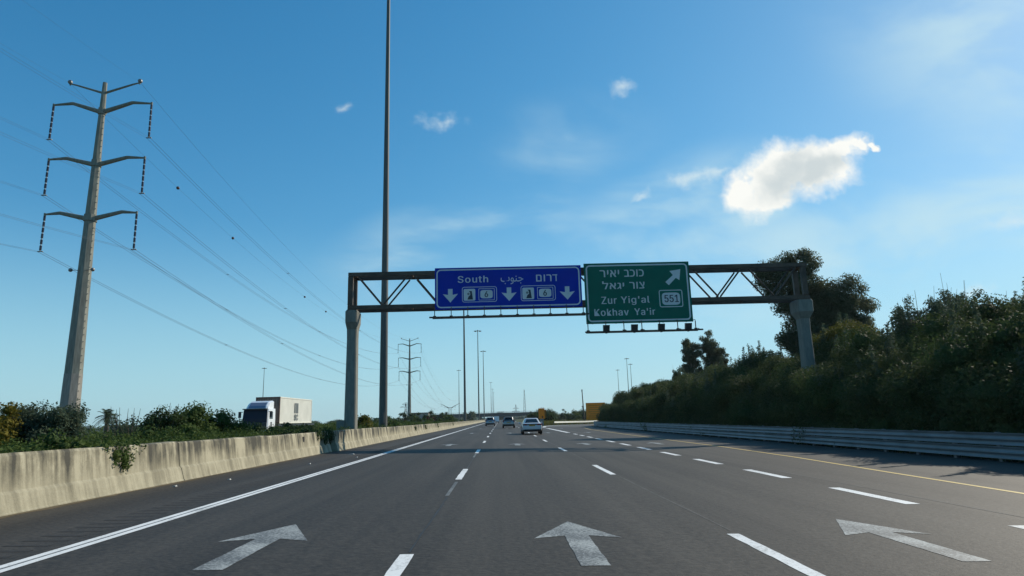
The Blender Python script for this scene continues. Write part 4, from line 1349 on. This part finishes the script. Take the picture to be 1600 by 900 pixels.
def core_arrays(blobs, rng, k=0.5):
    """solid lumpy ball for the twigs inside each clump, added to block light"""
    mb = MB()
    for (cx, cy, cz, rx, ry, rz) in blobs:
        o = len(mb.v)
        mb.ball((cx, cy, cz), (rx * k, ry * k, rz * k), 9, 6)
        for i in range(o, len(mb.v)):
            x, y, z = mb.v[i]; q = rng.uniform(0.8, 1.15)
            mb.v[i] = (cx + (x - cx) * q, cy + (y - cy) * q, cz + (z - cz) * q)
    return mb
def foliage_obj(name, blobs, m, parent=None, seed=1, dens=60, lsz=0.14, core=True, extra=None, **kw):
    rng = np.random.default_rng(seed)
    V, n = foliage_arrays(blobs, rng, dens, lsz, **kw)
    verts = V; faces = np.arange(n * 4).reshape(n, 4)
    lv, lf = [verts], [tuple(f) for f in faces.tolist()]
    o = len(verts)
    if core:
        mb = core_arrays(blobs, rng)
        lv.append(np.array(mb.v)); lf += [tuple(i + o for i in f) for f in mb.f]; o += len(mb.v)
    if extra is not None:
        lv.append(np.array(extra.v)); lf += [tuple(i + o for i in f) for f in extra.f]
    me = bpy.data.meshes.new(name)
    me.from_pydata(np.concatenate(lv).tolist(), [], lf)
    me.materials.append(m)
    ob = bpy.data.objects.new(name, me); COL.objects.link(ob)
    if parent: ob.parent = parent
    return ob
def clump(c, r, n, seed, flat=0.8):
    """n small lobes filling an ellipsoid of radii r round c"""
    rng = random.Random(seed)
    out = []
    for _ in range(n):
        while True:
            a = (rng.uniform(-1, 1), rng.uniform(-1, 1), rng.uniform(-1, 1))
            if a[0] ** 2 + a[1] ** 2 + a[2] ** 2 < 1: break
        q = rng.uniform(.30, .50) * (min(r) if n > 3 else max(r))
        out.append((c[0] + a[0] * r[0] * .75, c[1] + a[1] * r[1] * .75, c[2] + a[2] * r[2] * .75, q * 1.1, q * 1.1, q * flat))
    return out
def bush(name, loc, r, n, m, label, seed, cat='bush', dens=70, lsz=0.12, stems=True, group=None, core=True, lobes=None, **kw):
    root = thing(name, loc, label, cat, group)
    bl_ = lobes or clump((0, 0, r[2] * .95), r, n, seed)
    foliage_obj('foliage', bl_, m, root, seed, dens, lsz, core, **kw)
    if stems:
        rng = random.Random(seed + 7)
        mb = MB()
        for k in range(6):
            b = rng.choice(bl_)
            mb.path([(rng.uniform(-.2, .2), rng.uniform(-.2, .2), 0), (b[0] * .5, b[1] * .5, b[2] * .55), (b[0], b[1], b[2])], [.05, .035, .015], 5)
        mb.build('stem', M['bark'], root)
    return root

def spikes(pts, rng, n, hmin, hmax, w=0.02, spread=0.35):
    """thin upright blades and bare twigs"""
    mb = MB()
    for (x, y, z) in pts:
        for _ in range(n):
            h = rng.uniform(hmin, hmax); a = rng.uniform(0, 6.283); t = rng.uniform(0, spread) * h
            bx, by = x + rng.uniform(-.4, .4), y + rng.uniform(-.4, .4)
            c, s = math.cos(a), math.sin(a)
            mb.add([(bx - s * w, by + c * w, z), (bx + s * w, by - c * w, z), (bx + c * t * .4, by + s * t * .4, z + h * .6), (bx + c * t, by + s * t, z + h)], [(0, 1, 2), (0, 2, 3)])
    return mb

# ---- the bank on the right
def bank_x0(y):
    if y < 104: return 15.9
    d = min(y - 104, 62.0)
    return CXR - math.sqrt(64.8 ** 2 - d * d) + 1.6
def bank_z(x, y):
    t = (x - bank_x0(y)) / 7.5
    t = min(max(t, 0.0), 1.0)
    f = 1.0 - 0.45 * min(max((y - 95) / 60.0, 0), 1)
    return -0.33 + 3.6 * f * t * t * (3 - 2 * t) + 0.25 * math.sin(y * .31) * t
mb = MB()
nx, ny = 22, 52
for j in range(ny + 1):
    y = -36 + 4.0 * j
    for i in range(nx + 1):
        x = bank_x0(y) + 45.0 * (i / nx) ** 1.6
        mb.v.append((x, y, bank_z(x, y) if i else -0.40))
for j in range(ny):
    for i in range(nx):
        a = j * (nx + 1) + i
        mb.f.append((a, a + 1, a + nx + 2, a + nx + 1))
tag(mb.build('embankment', M['bank'], smooth=True, fix=False), kind='structure')

def bank_top(d):        # height of the scrub canopy at distance d behind the foot of the bank
    return float(np.interp(d, [0, .8, 2, 4, 8, 12], [1.9, 3.2, 4.3, 4.9, 6.0, 6.2]))
rg = random.Random(11)
nearb, farb, tops = [], [], []
y = 6.0
while y < 150:
    step = 1.55 if y < 60 else 2.1
    d = 0.9
    while d < 11.0:
        yy_ = y + rg.uniform(-.7, .7); dd = d + rg.uniform(-.4, .4)
        x = bank_x0(yy_) + dd
        zg = bank_z(x, yy_)
        f = 1.0 - 0.38 * min(max((yy_ - 100) / 35.0, 0), 1)
        zt_ = max(bank_top(dd) * f + rg.uniform(-.75, .55) + .45 * math.sin(yy_ * .55 + dd) , zg + .9)
        lst = nearb if yy_ < 55 else farb
        z = zt_
        k = 0
        while z > zg + .2 and k < (4 if d < 3 else 2):
            r = rg.uniform(.75, 1.35)
            lst.append((x + rg.uniform(-.3, .3) - .1 * k, yy_ + rg.uniform(-.4, .4), z - r * .75, r, r * 1.05, r * rg.uniform(.7, .9)))
            z -= r * 1.1; k += 1
        if rg.random() < .30: tops.append((x, yy_, zt_ - .3))
        d += step
    y += step
rr_np = np.random.default_rng(5)
shoots = []
for (x, y_, z) in tops:
    if y_ > 75: continue
    for _ in range(rg.randint(1, 3)):
        sx, sy = x + rg.uniform(-.7, .7), y_ + rg.uniform(-.7, .7)
        hh = rg.uniform(.5, 1.5); lean = rg.uniform(-.2, .2)
        q = 0.0
        while q < hh:
            r_ = rg.uniform(.10, .20) * (1.3 - .7 * q / hh)
            shoots.append((sx + lean * q, sy, z + .1 + q, r_, r_, r_ * 1.5)); q += r_ * 1.5
def pick(b):
    return mnoise.noise(Vector((b[0] * .35, b[1] * .22, b[2] * .4))) > .22
pale = [b for b in nearb if pick(b)]
nearb = [b for b in nearb if not pick(b) and rg.random() > .06]
o = foliage_obj('bank_scrub', shoots, M['leaf_grey'], None, 24, 90, .15, False, shell=(.2, 1.2), asp=.4)
tag(o, 'thin leafy shoots standing up from the scrub on the bank', 'scrub', None, 'stuff')
o = foliage_obj('bank_scrub', pale, M['leaf_pale'], None, 23, 150, .11, True)
tag(o, 'paler yellow-green patches in the scrub covering the bank', 'scrub', None, 'stuff')
o = foliage_obj('bank_scrub', nearb, M['leaf_scrub'], None, 21, 165, 0.115, True, spikes(tops, rr_np, 3, .4, .9, .008))
tag(o, 'dense dark green scrub covering the bank behind the guard rail', 'scrub', None, 'stuff')
o = foliage_obj('bank_scrub', farb, M['leaf_scrub'], None, 22, 85, 0.165, True)
tag(o, 'dense dark scrub on the farther part of the bank towards the exit', 'scrub', None, 'stuff')

def on_bank(x, y, dz=0.0):
    return (x, y, bank_z(x, y) + dz)
bush('bush', on_bank(22.6, 41.0), (2.3, 1.9, 2.0), 20, M['leaf_yellow'], 'sunny yellow-green bush on the bank right of the gantry column', 31, dens=120, lsz=.11)
bush('bush', on_bank(20.6, 40.5), (1.3, 1.3, 1.8), 10, M['leaf_mid'], 'bright green leafy bush just below the yellow-green bush', 32, dens=120, lsz=.12)
bush('bush', on_bank(26.3, 66.0), (2.4, 2.2, 1.75), 16, M['leaf_yellow'], 'olive tinted bush on the bank skyline left of the gantry column', 33, dens=50, lsz=.16)
bush('bush', on_bank(25.4, 31.0), (1.9, 1.8, 1.75), 14, M['leaf_mid'], 'round bush on the skyline at the right edge of the picture', 34, dens=150, lsz=.10)
bush('bush', on_bank(24.4, 97.0), (2.3, 2.0, 1.9), 14, M['leaf_dark'], 'round dark bush on the skyline left of the two slim trees', 35, dens=40, lsz=.2)
bush('bush', on_bank(18.6, 104.0), (1.5, 1.6, 2.05), 12, M['leaf_dark'], 'dark bush at the far left end of the bank beside the yellow board', 36, dens=40, lsz=.2)
bush('bush', on_bank(19.5, 78.0), (1.6, 1.6, 1.7), 10, M['leaf_olive'], 'brownish olive bush low on the far bank', 37, dens=45, lsz=.18)
bush('bush', on_bank(17.3, 98.0), (0.9, 2.2, .45), 9, M['leaf_grey'], 'low grey-green bush at the far end of the guard rail', 38, dens=40, lsz=.16)
# upright leafy shrubs with bare twigs against the sky
def upright(loc, h, n, spread, m, label, seed, lsz=.15, dens=60, twigs=8):
    root = thing('shrub', loc, label, 'bush')
    rng = random.Random(seed)
    lob = []; st = MB()
    for k in range(n):
        a = rng.uniform(0, 6.283); q = spread * math.sqrt(rng.random())
        tx, ty = q * math.cos(a), q * math.sin(a)
        hh = h * rng.uniform(.66, 1.0)
        st.path([(tx * .3, ty * .3, 0), (tx * .8, ty * .8, hh * .6), (tx, ty, hh)], [.035, .025, .010], 5)
        z = hh
        while z > .35 * hh:
            r = rng.uniform(.20, .38) * (1.25 - .45 * z / hh)
            lob.append((tx * (.5 + .5 * z / hh) + rng.uniform(-.15, .15), ty * (.5 + .5 * z / hh) + rng.uniform(-.15, .15), z - .1, r, r, r * 1.25))
            z -= r * 1.1
    nr = np.random.default_rng(seed)
    foliage_obj('foliage', lob, m, root, seed, dens, lsz, False, None, asp=.42, shell=(.3, 1.1))
    for k in range(twigs):
        a = rng.uniform(0, 6.283); q = spread * rng.uniform(.3, 1.1); hh = h * rng.uniform(.95, 1.2)
        st.path([(q * .3 * math.cos(a), q * .3 * math.sin(a), 0), (q * .8 * math.cos(a), q * .8 * math.sin(a), hh * .6), (q * 1.0 * math.cos(a) + .1, q * 1.0 * math.sin(a), hh)], [.025, .016, .007], 4)
    st.build('stem', M['bark'], root, fix=False)
    return root
upright(on_bank(22.9, 33.6), 4.1, 34, 1.8, M['leaf_grey'], 'tall twiggy shrub with bare shoots on the skyline, leftmost of the leafy row', 41, twigs=14)
upright(on_bank(24.9, 33.8), 4.5, 24, 1.2, M['leaf_grey'], 'tall leafy upright shrub on the skyline beside the bare shoots', 42, twigs=6)
upright(on_bank(26.2, 33.0), 3.7, 18, 1.0, M['leaf_grey'], 'lower leafy upright shrub on the skyline nearer the round bush', 43, twigs=3)
upright(on_bank(25.5, 92.0), 4.6, 14, .7, M['leaf_dark'], 'small pointed shrub rising on the skyline beside the two slim trees', 44, lsz=.22, dens=35, twigs=2)
upright(on_bank(24.5, 52.0), 2.6, 26, 2.2, M['leaf_yellow'], 'spiky reed-like shrub on the skyline left of the gantry column', 45, lsz=.2, dens=30, twigs=26)

def tree(name, loc, ells, nl, lr, trunk_h, m, bark, label, seed, lsz=.24, dens=26, group=None, core=False, droop=.8, tr=.28, asp=.4, gap=0.0):
    root = thing(name, loc, label, 'tree', group)
    rng = random.Random(seed)
    lob = []
    vol = [e[3] * e[4] * e[5] for e in ells]
    for e, v in zip(ells, vol):
        k = max(4, int(nl * v / sum(vol)))
        for _ in range(k):
            while True:
                a = [rng.uniform(-1, 1) for _ in range(3)]
                q = math.sqrt(sum(c * c for c in a))
                if .25 < q < 1: break
            r = rng.uniform(*lr)
            lob.append((e[0] + a[0] * e[3] * .88, e[1] + a[1] * e[4] * .88, e[2] + a[2] * e[5] * .88, r, r, r * rng.uniform(.75, 1.1)))
    foliage_obj('crown', lob, m, root, seed, dens, lsz, core, None, asp=asp, droop=droop, shell=(.35, 1.15), gap=gap)
    mb = MB()
    top = (ells[0][0] * .6, ells[0][1] * .6, trunk_h)
    mb.path([(0, 0, -.3), (top[0] * .3, top[1] * .3, trunk_h * .5), top], [tr, tr * .8, tr * .62], 8)
    for k in range(min(26, len(lob))):
        b = lob[int(k * len(lob) / min(26, len(lob)))]
        s = Vector(top) * rng.uniform(.62, 1.0)
        mid = s.lerp(Vector(b[:3]), .55) + Vector((0, 0, rng.uniform(-.1, .4)))
        mb.path([s, mid, b[:3]], [tr * .36, tr * .2, tr * .07], 5)
    mb.build('trunk', bark, root, smooth=True, fix=False)
    return root
tree('eucalyptus_tree', on_bank(28.2, 56.0), [(-1.6, 0, 8.9, 2.7, 2.4, 2.6), (2.3, .5, 7.7, 3.4, 2.8, 2.7), (-.9, 0, 5.2, 2.6, 2.4, 2.6), (3.2, 0, 4.8, 2.2, 2.0, 2.4), (-3.7, 0, 10.2, 1.4, 1.0, 1.0), (.8, 0, 7, 2.6, 2.2, 3), (-1.2, 0, 11.1, 2.2, 1.6, 1.4), (-3.7, 0, 11.0, 1.5, 1.0, .9)], 200, (.5, .95), 5.5, M['leaf_euc'], M['pale_bark'],
     'big spreading eucalyptus behind the right end of the gantry', 51, lsz=.21, dens=95)
tree('eucalyptus_tree', on_bank(30.2, 100.0), [(0, 0, 7.6, 1.5, 1.6, 2.8), (-.2, 0, 4.6, 1.8, 1.5, 2.4)], 120, (.32, .58), 5.0, M['leaf_euc'], M['pale_bark'],
     'slim dark tree, left of the pair on the bank below the green sign', 52, lsz=.27, dens=60, tr=.2)
tree('eucalyptus_tree', on_bank(33.5, 100.0), [(-.6, 0, 8.6, 1.5, 1.6, 3.0), (.9, 0, 6.2, 1.7, 1.6, 2.4), (0, 0, 4.6, 2.3, 1.8, 2.6)], 170, (.32, .60), 5.5, M['leaf_euc'], M['pale_bark'],
     'taller broader tree, right of the pair on the bank below the green sign', 53, lsz=.27, dens=60, tr=.22)

# ---- median planting behind the barrier
rg = random.Random(77)
ml = []
y = 6.0
while y < 120:
    x = -8.75
    while x > -14.5:
        r = rg.uniform(.35, .62)
        ml.append((x + rg.uniform(-.3, .3), y + rg.uniform(-.4, .4), .28 + r * .35 + (0.12 if x > -9.5 else .22), r * 1.25, r * 1.3, r))
        x -= 1.05
    y += 1.1 if y < 50 else 1.9
o = foliage_obj('median_scrub', ml, M['leaf_mid'], None, 61, 140, 0.085)
tag(o, 'low green scrub filling the median strip behind the barrier', 'scrub', None, 'stuff')
bush('bush', (-14.05, 18.5, .1), (.75, .9, 1.22), 20, M['leaf_olive'], 'rounded olive-yellow bush at the left edge of the picture', 71, dens=130, lsz=.09)
bush('bush', (-12.9, 17.2, .1), (1.3, .9, .58), 12, M['leaf_mid'], 'low green bush behind the barrier just right of the olive-yellow bush', 72, dens=130, lsz=.09)
r0 = upright((-13.55, 19.8, .1), 2.02, 40, 1.05, M['leaf_grey'], 'grey-green oleander-like shrub covering the foot of the near pylon', 73, lsz=.09, dens=300, twigs=0)
foliage_obj('lower_foliage', clump((0, 0, .65), (1.3, 1.0, .65), 16, 5), M['leaf_dark'], r0, 74, 200, .08, True)
lob = clump((0, 0, .80), (.85, 1.5, .55), 16, 8)
lob += [(1.08, -.5 + .28 * k, .88 - (.10 if k % 2 else 0), .19, .24, .20) for k in range(5)] + [(1.18, -.25, .72, .17, .26, .22), (1.20, .05, .66, .17, .26, .24), (1.22, .0, .52, .10, .18, .18)]
bush('creeper', (-8.95, 13.7, .15), (1, 1, 1), 1, M['leaf_mid'], 'dark green creeper spilling over the top of the near barrier', 75, dens=170, lsz=.075, lobes=lob)
upright((-15.2, 27.4, .1), 1.9, 14, .9, M['leaf_grey'], 'sparse half-bare shrub with thin twigs beside the palm', 76, lsz=.13, dens=45, twigs=12)
bush('bush', (-11.7, 23.2, .1), (1.5, 1.3, .84), 18, M['leaf_mid'], 'low dark green mound behind the barrier right of the palm', 77, dens=120, lsz=.10)
upright((-13.3, 26.2, .1), 2.0, 18, .7, M['leaf_dark'], 'upright dark leafy shrub left of the broad green median bush', 78, lsz=.13, dens=90, twigs=4)
bush('bush', (-13.0, 28.2, .1), (1.5, 1.2, 1.22), 20, M['leaf_mid'], 'broad green median bush with a flat sunny top', 79, dens=100, lsz=.11)
bush('bush', (-12.9, 30.5, .1), (1.4, 1.2, 1.04), 20, M['leaf_mid'], 'green median bush directly left of the truck cab', 80, dens=100, lsz=.11)
bush('bush', (-12.2, 33.0, .1), (1.8, 1.2, .80), 20, M['leaf_dark'], 'dark spreading median bush hiding the wheels of the truck cab', 81, dens=100, lsz=.11)
bush('bush', (-11.3, 35.8, .1), (1.6, 1.3, .86), 20, M['leaf_dark'], 'dark spiky bush in front of the cream container', 82, dens=100, lsz=.11)
lob = clump((0, 0, .82), (.7, 2.4, .55), 20, 9) + [(.92, -.6 + .45 * k, .80 - .1 * (k % 2), .28, .34, .30) for k in range(6)] + [(1.04, .4, .55, .18, .34, .24), (1.04, 1.3, .6, .17, .3, .24)]
bush('creeper', (-8.75, 28.6, .15), (1, 1, 1), 1, M['leaf_dark'], 'blackish green creeper hanging over the barrier below the left gantry column', 83, dens=110, lsz=.10, lobes=lob)
bush('bush', (-9.75, 46.5, .05), (1.0, 1.6, 1.2), 14, M['leaf_yellow'], 'yellowish green bush between the left gantry column and the tall mast', 84, dens=80, lsz=.13)
row = [(-9.5, 55, .8, 'leaf_mid', 'green bush right behind the foot of the tall mast'), (-10.8, 63, .9, 'leaf_dark', 'dark bush behind the far barrier, first right of the tall mast'),
       (-11.6, 73, .9, 'leaf_mid', 'green bush behind the far barrier, second right of the tall mast'), (-12.3, 84, 1.0, 'leaf_dark', 'dark bush behind the far barrier below the left of the small pylon'),
       (-12.6, 97, 1.05, 'leaf_dark', 'dark bush behind the far barrier below the small pylon'), (-12.8, 112, 1.0, 'leaf_mid', 'green bush behind the far barrier just right of the small pylon'),
       (-12.6, 130, 1.0, 'leaf_dark', 'dark bush behind the far barrier below the round trees'), (-12.5, 150, .95, 'leaf_mid', 'green bush behind the far barrier below the portal pylon'),
       (-11.6, 172, .85, 'leaf_mid', 'green bush behind the far barrier left of the second lamp mast'), (-11.0, 198, .75, 'leaf_yellow', 'pale green bush behind the far barrier at the second lamp mast'),
       (-10.2, 228, .65, 'leaf_dark', 'small dark bush behind the far barrier under the bridge')]
for k, (x, y, h, m_, lb) in enumerate(row):
    bush('bush', (x, y, 0.0), (1.4 + y * .006, 3.2 + y * .02, h), 14, M[m_], lb, 90 + k, dens=26 if y > 100 else 40, lsz=.22 if y > 100 else .17, stems=False)
for k, (y0, z0) in enumerate([(58, .82), (66, .80), (79, .78), (104, .74)]):
    bush('creeper', (-8.5, y0, .15), (1, 1, 1), 1, M['leaf_dark'], ['small dark creeper tuft on the far barrier, nearest of four', 'second dark creeper tuft on the far barrier from the gantry column', 'third dark creeper tuft on the far barrier from the gantry column', 'farthest small creeper tuft on the far barrier'][k], 120 + k, dens=60, lsz=.15,
         lobes=[(.1, 0, .6, .45, .9, .4), (.78, .1, z0, .24, .55, .26), (.92, .2, z0 - .25, .15, .3, .26)], stems=False)
# palm beyond the opposite carriageway
pm = thing('palm_tree', (-41.7, 70.0, .40), 'small feathery palm tree behind the shrubs right of the near pylon', 'palm')
MB().path([(0, 0, -1.3), (.05, 0, 1.2), (.0, 0, 2.3)], [.24, .2, .22], 9).build('trunk', M['bark'], pm)
mb = MB(); rg = random.Random(4)
for k in range(34):
    a = rg.uniform(0, 6.283); el = rg.uniform(-.3, 1.35); ln = rg.uniform(1.3, 1.75)
    pts = []
    for i in range(7):
        t = i / 6
        r_ = ln * t * math.cos(el) * (1 - .12 * t); z = 2.3 + ln * t * math.sin(el) - .75 * t * t
        pts.append(Vector((r_ * math.cos(a), r_ * math.sin(a), z)))
    for i in range(6):
        mb.tube(pts[i], pts[i + 1], .014, .010, 4, caps=False)
        dv = (pts[i + 1] - pts[i]).normalized(); sdv = dv.cross(Vector((0, 0, 1))).normalized()
        for j in range(3):
            q = pts[i].lerp(pts[i + 1], j / 3); w = .36 * (1 - .5 * abs((i + j / 3) / 6 - .4))
            for sg in (-1, 1):
                tip = q + sdv * (sg * w) + dv * (w * .55) - Vector((0, 0, w * .25))
                mb.add([q, q + dv * .05, tip], [(0, 1, 2)])
mb.build('crown', M['leaf_palm'], pm, fix=False)
# trees and bushes beyond the opposite carriageway and by the bridge
far = [('tree', (-38.3, 260), 2.6, 5.9, 'leaf_dark', 'round dark tree left of the low building'), ('tree', (-35.4, 268), 2.6, 6.1, 'leaf_dark', 'round dark tree touching the left end of the low building'),
       ('tree', (-27.8, 262), 3.4, 6.1, 'leaf_dark', 'broad dark round tree right of the low building'), ('tree', (-22.2, 264), 2.8, 5.7, 'leaf_dark', 'dark round tree farthest right before the bridge deck'),
       ('tree', (-30.5, 232), 2.6, 3.6, 'leaf_mid', 'lower green tree in front of the low building'), ('tree', (-24.2, 226), 1.5, 3.9, 'leaf_rust', 'reddish brown bushy tree between two dark round trees'),
       ('tree', (-43.0, 240), 4.0, 4.0, 'leaf_mid', 'broad low green tree behind the median left of the small pylon'), ('tree', (-19.0, 240), 3.0, 3.6, 'leaf_mid', 'light green low tree beside the left end of the bridge deck'),
       ('tree', (-25.8, 520), 5.5, 9.5, 'leaf_grey', 'pale tree rising above the bridge deck between lamp masts'),
       ('tree', (10.2, 196), 2.7, 3.9, 'leaf_dark', 'dark round tree in front of the right end of the bridge'), ('tree', (13.6, 190), 2.0, 3.6, 'leaf_dark', 'small dark tree left of the orange-yellow marker'),
       ('tree', (19.5, 285), 5.0, 4.9, 'leaf_dark', 'dark tree behind the orange-yellow marker'), ('tree', (25.5, 300), 4.0, 4.4, 'leaf_grey', 'greyish tree right of the orange-yellow marker'),
       ('tree', (31.5, 290), 4.0, 4.6, 'leaf_mid', 'green tree in the middle of the far treeline'), ('tree', (38.0, 300), 4.6, 4.2, 'leaf_dark', 'dark low tree in the far treeline beside the slim pole'),
       ('tree', (45.0, 290), 4.6, 4.6, 'leaf_dark', 'dark tree in the far treeline behind the large yellow board'), ('tree', (28.6, 296), 1.6, 6.0, 'leaf_grey', 'thin tall tree sticking out of the far treeline'),
       ('tree', (2.5, 690), 9.0, 8.0, 'leaf_grey', 'hazy far tree seen under the bridge')]
for k, (nm, (x, y), r_, h, m_, lb) in enumerate(far):
    tree(nm, (x, y, -.62), [(0, 0, h * .58, r_, r_, h * .40), (r_ * .2, 0, h * .36, r_ * .95, r_ * .9, h * .3)], 22, (r_ * .26, r_ * .42), h * .45, M[m_], M['bark'], lb, 200 + k, lsz=.42 if y < 400 else .9, dens=9 if y < 400 else 2.5, core=True, droop=.1, tr=.18, asp=.6)
# far wood along the horizon that reads as one mass
rg = random.Random(8)
fb = []
for k in range(420):
    x = rg.uniform(-900, 700); y = rg.uniform(880, 1150)
    if -20 < x < 18: continue
    r_ = rg.uniform(4.0, 8.5)
    fb.append((x, y, rg.uniform(.2, 2.4), r_ * 1.5, r_, r_ * rg.uniform(.55, .9)))
tag(foliage_obj('far_wood', fb, M['leaf_grey'], None, 300, .5, 1.8), 'low distant wood along the horizon', 'trees', None, 'stuff')
# left roadside scrub beyond the opposite carriageway
fb = []
for k in range(190):
    y = rg.uniform(40, 330); x = rg.uniform(-62, -33)
    r_ = rg.uniform(.8, 1.7)
    fb.append((x, y, r_ * .35, r_ * 1.5, r_ * 1.4, r_ * .8))
tag(foliage_obj('roadside_scrub', fb, M['leaf_mid'], None, 301, 12, .28), 'scrub beyond the opposite carriageway', 'scrub', None, 'stuff')
# grass on the exit nose and along the foot of the rail
gr = []
rg = random.Random(19)
for k in range(520):
    y = rg.uniform(122, 185); xl = 7.6; xr = CXR - math.sqrt(max(75.5 ** 2 - min(y - 104, 70) ** 2, 0)) - .4
    xr = min(xr, 26)
    if xr > xl + .3: gr.append((rg.uniform(xl, xr), y, -.3))
tag(spikes(gr, np.random.default_rng(3), 9, .4, 1.1, .05, .5).build('nose_grass', M['grass'], fix=False), 'tufts of dry yellowish grass on the exit nose', 'grass', None, 'stuff')
gr = [(15.9 + rg.uniform(0, .7), rg.uniform(6, 104), -.38) for k in range(700)]
tag(spikes(gr, np.random.default_rng(4), 7, .25, .7, .02, .5).build('verge_grass', M['leaf_mid'], fix=False), 'weeds and grass along the foot of the bank behind the guard rail', 'grass', None, 'stuff')

# scraps of litter on the hard shoulder
rg = random.Random(6)
tag_l = ['tiny pale scrap lying nearest on the hard shoulder', 'small white scrap beside the rumble strip', 'white scrap in the middle of the hard shoulder', 'flat pale strip of litter lying near the edge line', 'white scrap close to the solid edge line', 'small dark lump at the foot of the barrier']
for k, (x, y) in enumerate(((-7.1, 14.6), (-6.55, 16.1), (-6.2, 21.5), (-6.15, 27.2), (-5.45, 25.0), (-7.42, 24.5))):
    t = thing('litter', (x, y, gz(x) + .004), tag_l[k], 'litter')
    w = .045 if k != 3 else .14
    MB().loft([[(-w, -.03, 0), (w * .8, -.04, 0), (w, .025, 0), (-w * .7, .04, 0)], [(-w * .6, -.02, .012), (w * .5, -.03, .02), (w * .7, .02, .03), (-w * .4, .025, .012)]]).build('scrap', M['litter'] if k != 5 else M['black'], t)


# ------------------------------------------------------------------ thin haze in the air
hz = MB().box((0, 1400, 30), (5300, 3700, 64)).build('haze', bpy.data.materials.new('air'), None)
hz['kind'] = 'stuff'
am = hz.data.materials[0]; am.use_nodes = True
am.node_tree.nodes.clear()
ao = am.node_tree.nodes.new('ShaderNodeOutputMaterial')
av = am.node_tree.nodes.new('ShaderNodeVolumePrincipled')
av.inputs['Color'].default_value = (0.80, 0.90, 0.96, 1)
av.inputs['Density'].default_value = HAZE
av.inputs['Anisotropy'].default_value = 0.3
am.node_tree.links.new(av.outputs[0], ao.inputs['Volume'])
